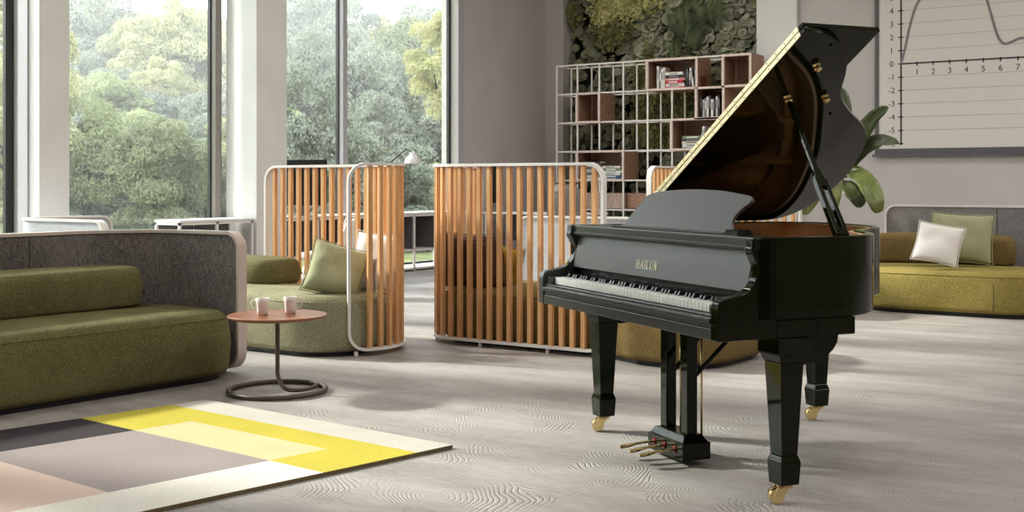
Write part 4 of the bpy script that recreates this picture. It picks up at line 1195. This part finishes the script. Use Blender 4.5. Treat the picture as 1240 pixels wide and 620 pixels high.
# music desk
md_ = [(.30, 0), (.325, .02), (.355, .06), (.385, .10), (.405, .132), (.44, .152), (.56, .168), (.77, .176), (.99, .172), (1.15, .158), (1.225, .148), (1.235, .125), (1.20, .10), (1.17, .065), (1.175, .03), (1.215, 0)]
md_ = [tuple(p) for p in catmull(md_, 4)]
o = MB(); tl = R(30)
def dp(x, h): return (x, .285+h*math.sin(tl), 1.004+h*math.cos(tl)*1.12)
o.extr([dp(x, h) for x, h in md_], (0, .012, -.007)); o.build('music_desk', m_pgrey, gp, bevel=.002)
o = MB(); o.box(.30, 1.24, .235, .285, .999, 1.006); o.build('desk_ledge', m_psatin, gp, bevel=.002)
o = MB(); o.tube([(.5, .30, 1.0), (.5, .38, 1.06)], .006, 6); o.tube([(1.0, .30, 1.0), (1.0, .38, 1.06)], .006, 6); o.build('desk_support', m_gold, gp)
# legs with casters
def leg(x, y, yawc):
    l = MB()
    def sq(h, z): return [(x-h, y-h, z), (x+h, y-h, z), (x+h, y+h, z), (x-h, y+h, z)]
    l.hexa(sq(.070, .565), sq(.070, ZB-.0005)); l.hexa(sq(.056, .535), sq(.066, .565))
    l.hexa(sq(.036, .185), sq(.052, .535)); l.hexa(sq(.045, .16), sq(.036, .185)); l.hexa(sq(.040, .075), sq(.045, .16))
    o = l.build('leg', m_pblack, gp, bevel=.003)
    c = bpy.data.objects.new('caster', None); C.objects.link(c); c.parent = o; c.location = (x, y, 0); c.rotation_euler = (0, 0, yawc)
    c.empty_display_size = .03
    h = MB()
    for sx in (-1, 1):
        h.extr([(sx*.026, .022, .0745), (sx*.026, -.026, .0745), (sx*.026, -.046, .03), (sx*.026, -.034, .016), (sx*.026, -.012, .026)], (sx*.005, 0, 0))
    h.box(-.031, .031, -.028, .026, .062, .0745)
    hh_ = h.build('caster_horn', m_gold, gp, bevel=.0015)
    w_ = MB(); ringp = [(.028, -.023), (.0295, -.020), (.0295, .020), (.028, .023)]
    w_.lathe([(.006, -.024)]+ringp+[(.006, .024)], 24); ww = w_.build('caster_wheel', m_gold, gp); sharp(ww)
    # horn is the caster mesh, wheel its companion: both hang on the leg
    bpy.data.objects.remove(c)
    hh_.parent = o; hh_.location = (x, y, 0); hh_.rotation_euler = (0, 0, yawc)
    ww.parent = o; ww.rotation_euler = (0, PI/2, yawc)
    d = Matrix.Rotation(yawc, 3, 'Z') @ Vector((0, -.030, 0)); ww.location = (x+d.x, y+d.y, .0298)
leg(.072, .315, R(-20)); leg(WP-.062, .335, R(-25)); leg(.275, 1.43, R(-25))
mb = MB(); mb.box(0, WP-.002, .445, .62, ZB, .6945); mb.box(WP-.05, WP-.002, .262, .444, ZB, .6945); mb.box(0, .05, .262, .444, ZB, .6945); mb.build('rim_apron', m_pblack, gp, bevel=.003)
mb = MB(); mb.box(.14, .42, 1.18, 1.43, ZB, .6945); mb.build('tail_block', m_pblack, gp, bevel=.003)
for x0 in (.02, WP-.11):
    cv = [(.386, .6275), (.386, .52)]+[(.386+.17*math.sin(R(a)), .52+.105*(1-math.cos(R(a)))) for a in (15, 30, 45, 60, 75, 90)]+[(.556, .6275)]
    mb = MB(); mb.extr([(x0, y, z) for y, z in cv], (.09, 0, 0)); mb.build('leg_bracket', m_pblack, gp, bevel=.002)
# curved apron brackets by the front legs and tail
mb = MB(); mb.box(.05, WP-.06, .36, .42, ZB-.03, ZB-.0005); mb.build('cross_beam', m_pblack, gp, bevel=.003)
# lyre
ly = MB(); cxl, cyl = .70, .35
ly.box(cxl-.145, cxl+.145, cyl-.07, cyl+.07, .022, .095)
ly.hexa([(cxl-.138, cyl-.063, .0951), (cxl+.138, cyl-.063, .0951), (cxl+.138, cyl+.063, .0951), (cxl-.138, cyl+.063, .0951)], [(cxl-.118, cyl-.045, .125), (cxl+.118, cyl-.045, .125), (cxl+.118, cyl+.045, .125), (cxl-.118, cyl+.045, .125)])
lyo = ly.build('pedal_lyre', m_pblack, gp, bevel=.003)
for sx in (-1, 1):
    pm_ = MB(); pm_.box(cxl+sx*.085-.026, cxl+sx*.085+.026, cyl-.026, cyl+.026, .1255, ZB-.0005); pm_.build('lyre_post', m_pblack, lyo, bevel=.004)
tb = MB(); tb.box(cxl-.16, cxl+.19, cyl+.03, cyl+.09, .555, .580); tb.build('lyre_crossbar', m_pblack, lyo, bevel=.003)
for sx in (-1, 1):
    bm_ = MB(); bm_.tube([(cxl+sx*.085, cyl+.03, .37), (cxl+sx*.12, cyl+.32, ZB+.02)], .010, 8); bm_.build('lyre_brace', m_pblack, lyo, smooth=True)
for dx in (-.085, .0, .085):
    rd = MB(); rd.tube([(cxl+dx, cyl+.063, .095), (cxl+dx, cyl+.063, ZB)], .005, 8); rd.build('pedal_rod', m_gold, lyo, smooth=True)
for i, dx in enumerate((-.085, 0, .085)):
    pd = MB(); pts = [(0, .02, .062, .010), (0, -.05, .060, .010), (0, -.09, .058, .013), (0, -.13, .053, .022), (0, -.155, .049, .018), (0, -.165, .047, .006)]
    vs = []; fs = []
    for (x, y, z, w) in pts:
        for (a, b_) in ((-1, 0), (1, 0), (.8, .007), (-.8, .007)): vs.append((cxl+dx+a*w, cyl-.08+y, z+b_))
    for k in range(len(pts)-1):
        for j in range(4): fs.append((k*4+j, k*4+(j+1) % 4, (k+1)*4+(j+1) % 4, (k+1)*4+j))
    fs += [(3, 2, 1, 0), tuple((len(pts)-1)*4+j for j in range(4))]
    pd.add(vs, fs); pd.build('pedal', m_gold, lyo, bevel=.001)
    fl = MB(); fl.box(cxl+dx-.010, cxl+dx+.010, cyl-.074, cyl-.0705, .050, .078); fl.build('pedal_felt', m_felt, lyo)
# lid: empty-free, main lid turned about the bass-side hinge
AL = R(31)
lid_out = [(0, YH), (WP+.01, YH)]+[(x+.012*(x/1.5), y+.008) for x, y in bent]
mb = MB(); mb.prism(lid_out, -.022, 0); lid = mb.build('lid', m_plid, gp, bevel=.003)
lid.location = (0, 0, 1.024+.0); lid.rotation_euler = (0, -AL, 0)
fl = MB(); fl.prism([(0, YH), (WP+.01, YH), (WP+.01, YH+.385), (0, YH+.385)], .004, .024); fl.build('lid_front_flap', m_plid, lid, bevel=.003)
hg = MB(); hg.box(.02, WP-.02, YH-.004, YH-.0005, -.021, -.0025); hg.box(.02, WP-.02, YH-.004, YH-.0005, .006, .023)
hg.tube([(.02, YH-.003, .0018), (WP-.02, YH-.003, .0018)], .0035, 6); hg.build('lid_hinge', m_hinge, lid)
scr = MB()
for i in range(22):
    for z in (-.012, .0145):
        x = .05+i*.068; scr.tube([(x, YH-.0055, z), (x, YH-.0035, z)], .0028, 6)
scr.build('hinge_screws', m_tube, lid)
for (x, y) in ((1.33, .735), (1.10, .735), (1.115, .925)):
    k = MB(); k.lathe([(.018, 0), (.018, -.003), (.009, -.006), (.009, -.014), (.017, -.018), (.018, -.024), (.010, -.029)], 18, (x, y, -.022)); k.build('brass_knob', m_gold, lid, smooth=True)
for (x, y) in ((1.46, .72), (.98, 1.05), (.35, 1.40)):
    k = MB(); k.lathe([(.007, 0), (.007, -.007)], 12, (x, y, -.0225)); k.build('rubber_bumper', m_screen, lid)
# prop stick
def lidp(s_, y, dz=0): return Vector((s_*math.cos(AL)-dz*math.sin(AL)*-1*-1, y, 1.024+s_*math.sin(AL)+dz*math.cos(AL)))
top = lidp(1.10, .735, -.05); bot = Vector((1.475, .60, .995))
ax = (top-bot); L = ax.length; dr = ax.normalized()
sd = dr.cross(Vector((0, 1, 0))).normalized(); sy = dr.cross(sd).normalized()
ps = MB()
def bar(a, b_, w0, w1, d, offs=0):
    A = bot+dr*a+sd*0+sy*offs; B = bot+dr*b_+sy*offs
    ps.hexa([A+sy*w0+sd*d, A-sy*w0+sd*d, A-sy*w0-sd*d, A+sy*w0-sd*d], [B+sy*w1+sd*d, B-sy*w1+sd*d, B-sy*w1-sd*d, B+sy*w1-sd*d])
bar(.36*L, L, .013, .009, .008)
po_ = ps.build('prop_stick', m_pblack, gp, bevel=.003)
ps = MB(); bar(0, .40*L, .010, .008, .013, .020); bar(0, .40*L, .010, .008, .013, -.020); bar(.34*L, .47*L, .029, .013, .012); bar(0, .05*L, .03, .03, .013)
ps.build('prop_holder', m_pblack, po_, bevel=.003)
# hinge block at the treble rim top and small music-shelf slider
mb = MB(); mb.box(1.27, 1.36, .20, .27, 1.0, 1.012)
for i in range(8): mb.box(1.275+i*.011, 1.281+i*.011, .205, .265, 1.012, 1.022)
mb.build('desk_rack', m_ebony, gp)

# ------------------------------------------------------------------ LIGHT
w = bpy.data.worlds.new('World'); bpy.context.scene.world = w; w.use_nodes = True
nt = w.node_tree; bg = nt.nodes['Background']
tc = nt.nodes.new('ShaderNodeTexCoord'); sx = nt.nodes.new('ShaderNodeSeparateXYZ')
nt.links.new(tc.outputs['Generated'], sx.inputs[0])
cr = nt.nodes.new('ShaderNodeValToRGB'); cr.color_ramp.elements[0].color = (1.0, .99, .96, 1); cr.color_ramp.elements[1].color = (.80, .88, 1, 1)
nt.links.new(sx.outputs['Z'], cr.inputs['Fac']); nt.links.new(cr.outputs['Color'], bg.inputs['Color'])
bg.inputs['Strength'].default_value = 4.0
sl = bpy.data.lights.new('sun', 'SUN'); sl.energy = 7.5; sl.angle = R(4); sl.color = (1, .95, .87)
so = bpy.data.objects.new('sun', sl); C.objects.link(so)
d = Vector((.93, .22, -.55)).normalized()
so.rotation_euler = d.to_track_quat('-Z', 'Y').to_euler(); so.location = (-20, 5, 20)
for (y0, y1) in bays[1:]:
    al = bpy.data.lights.new('window_daylight_portal', 'AREA'); al.shape = 'RECTANGLE'; al.size = y1-y0; al.size_y = 5.1
    ao = bpy.data.objects.new('window_daylight_portal', al); C.objects.link(ao)
    ao.location = (XW-.25, (y0+y1)/2, 2.6); ao.rotation_euler = (PI/2, 0, -PI/2); al.cycles.is_portal = True
# fill lights added on the ceiling, out of view, to brighten the room
for (x, y) in ((-6.5, 3), (-6.5, 8), (-6.5, 13), (-1.5, 3), (-1.5, 8), (-1.5, 13), (2.5, 3), (2.5, 8), (2.5, 13)):
    t = thing('ceiling_fill_panel', 'added square fill light panel on the ceiling, out of view', 'lamp', (x, y, ZC), 0, 'added ceiling fill panels')
    mb = MB(); mb.box(-.62, .62, -.62, .62, -.05, -.001); mb.build('fill_housing', m_white_metal, t)
    mb = MB(); mb.box(-.58, .58, -.58, .58, -.056, -.0505); mb.build('fill_diffuser', m_emit, t)
    al = bpy.data.lights.new('ceiling_fill_light', 'AREA'); al.shape = 'SQUARE'; al.size = 1.15; al.energy = 85 if x > 2 else 40 if x > -2 else 32; al.color = (1, .95, .9)
    ao = bpy.data.objects.new('ceiling_fill_light', al); C.objects.link(ao); ao.parent = t; ao.location = (0, 0, -.06)

# ------------------------------------------------------------------ CAMERA
cam = bpy.data.cameras.new('camera'); co = bpy.data.objects.new('camera', cam); C.objects.link(co)
cam.sensor_width = 36; cam.lens = F/1240*36; cam.shift_y = -(310-HY)/1240; cam.clip_end = 300
co.location = (0, 0, EYE); co.rotation_euler = (PI/2, 0, math.atan2(AY, AX))
sc = bpy.context.scene; sc.camera = co
sc.view_settings.view_transform = 'Standard'; sc.view_settings.look = 'None'; sc.view_settings.gamma = 1; sc.view_settings.exposure = 0.45
sc.view_settings.use_curve_mapping = False
sc.cycles.use_denoising = True; sc.cycles.max_bounces = 8; sc.cycles.transparent_max_bounces = 12
sc.cycles.sample_clamp_indirect = 8; sc.cycles.caustics_reflective = False; sc.cycles.caustics_refractive = False
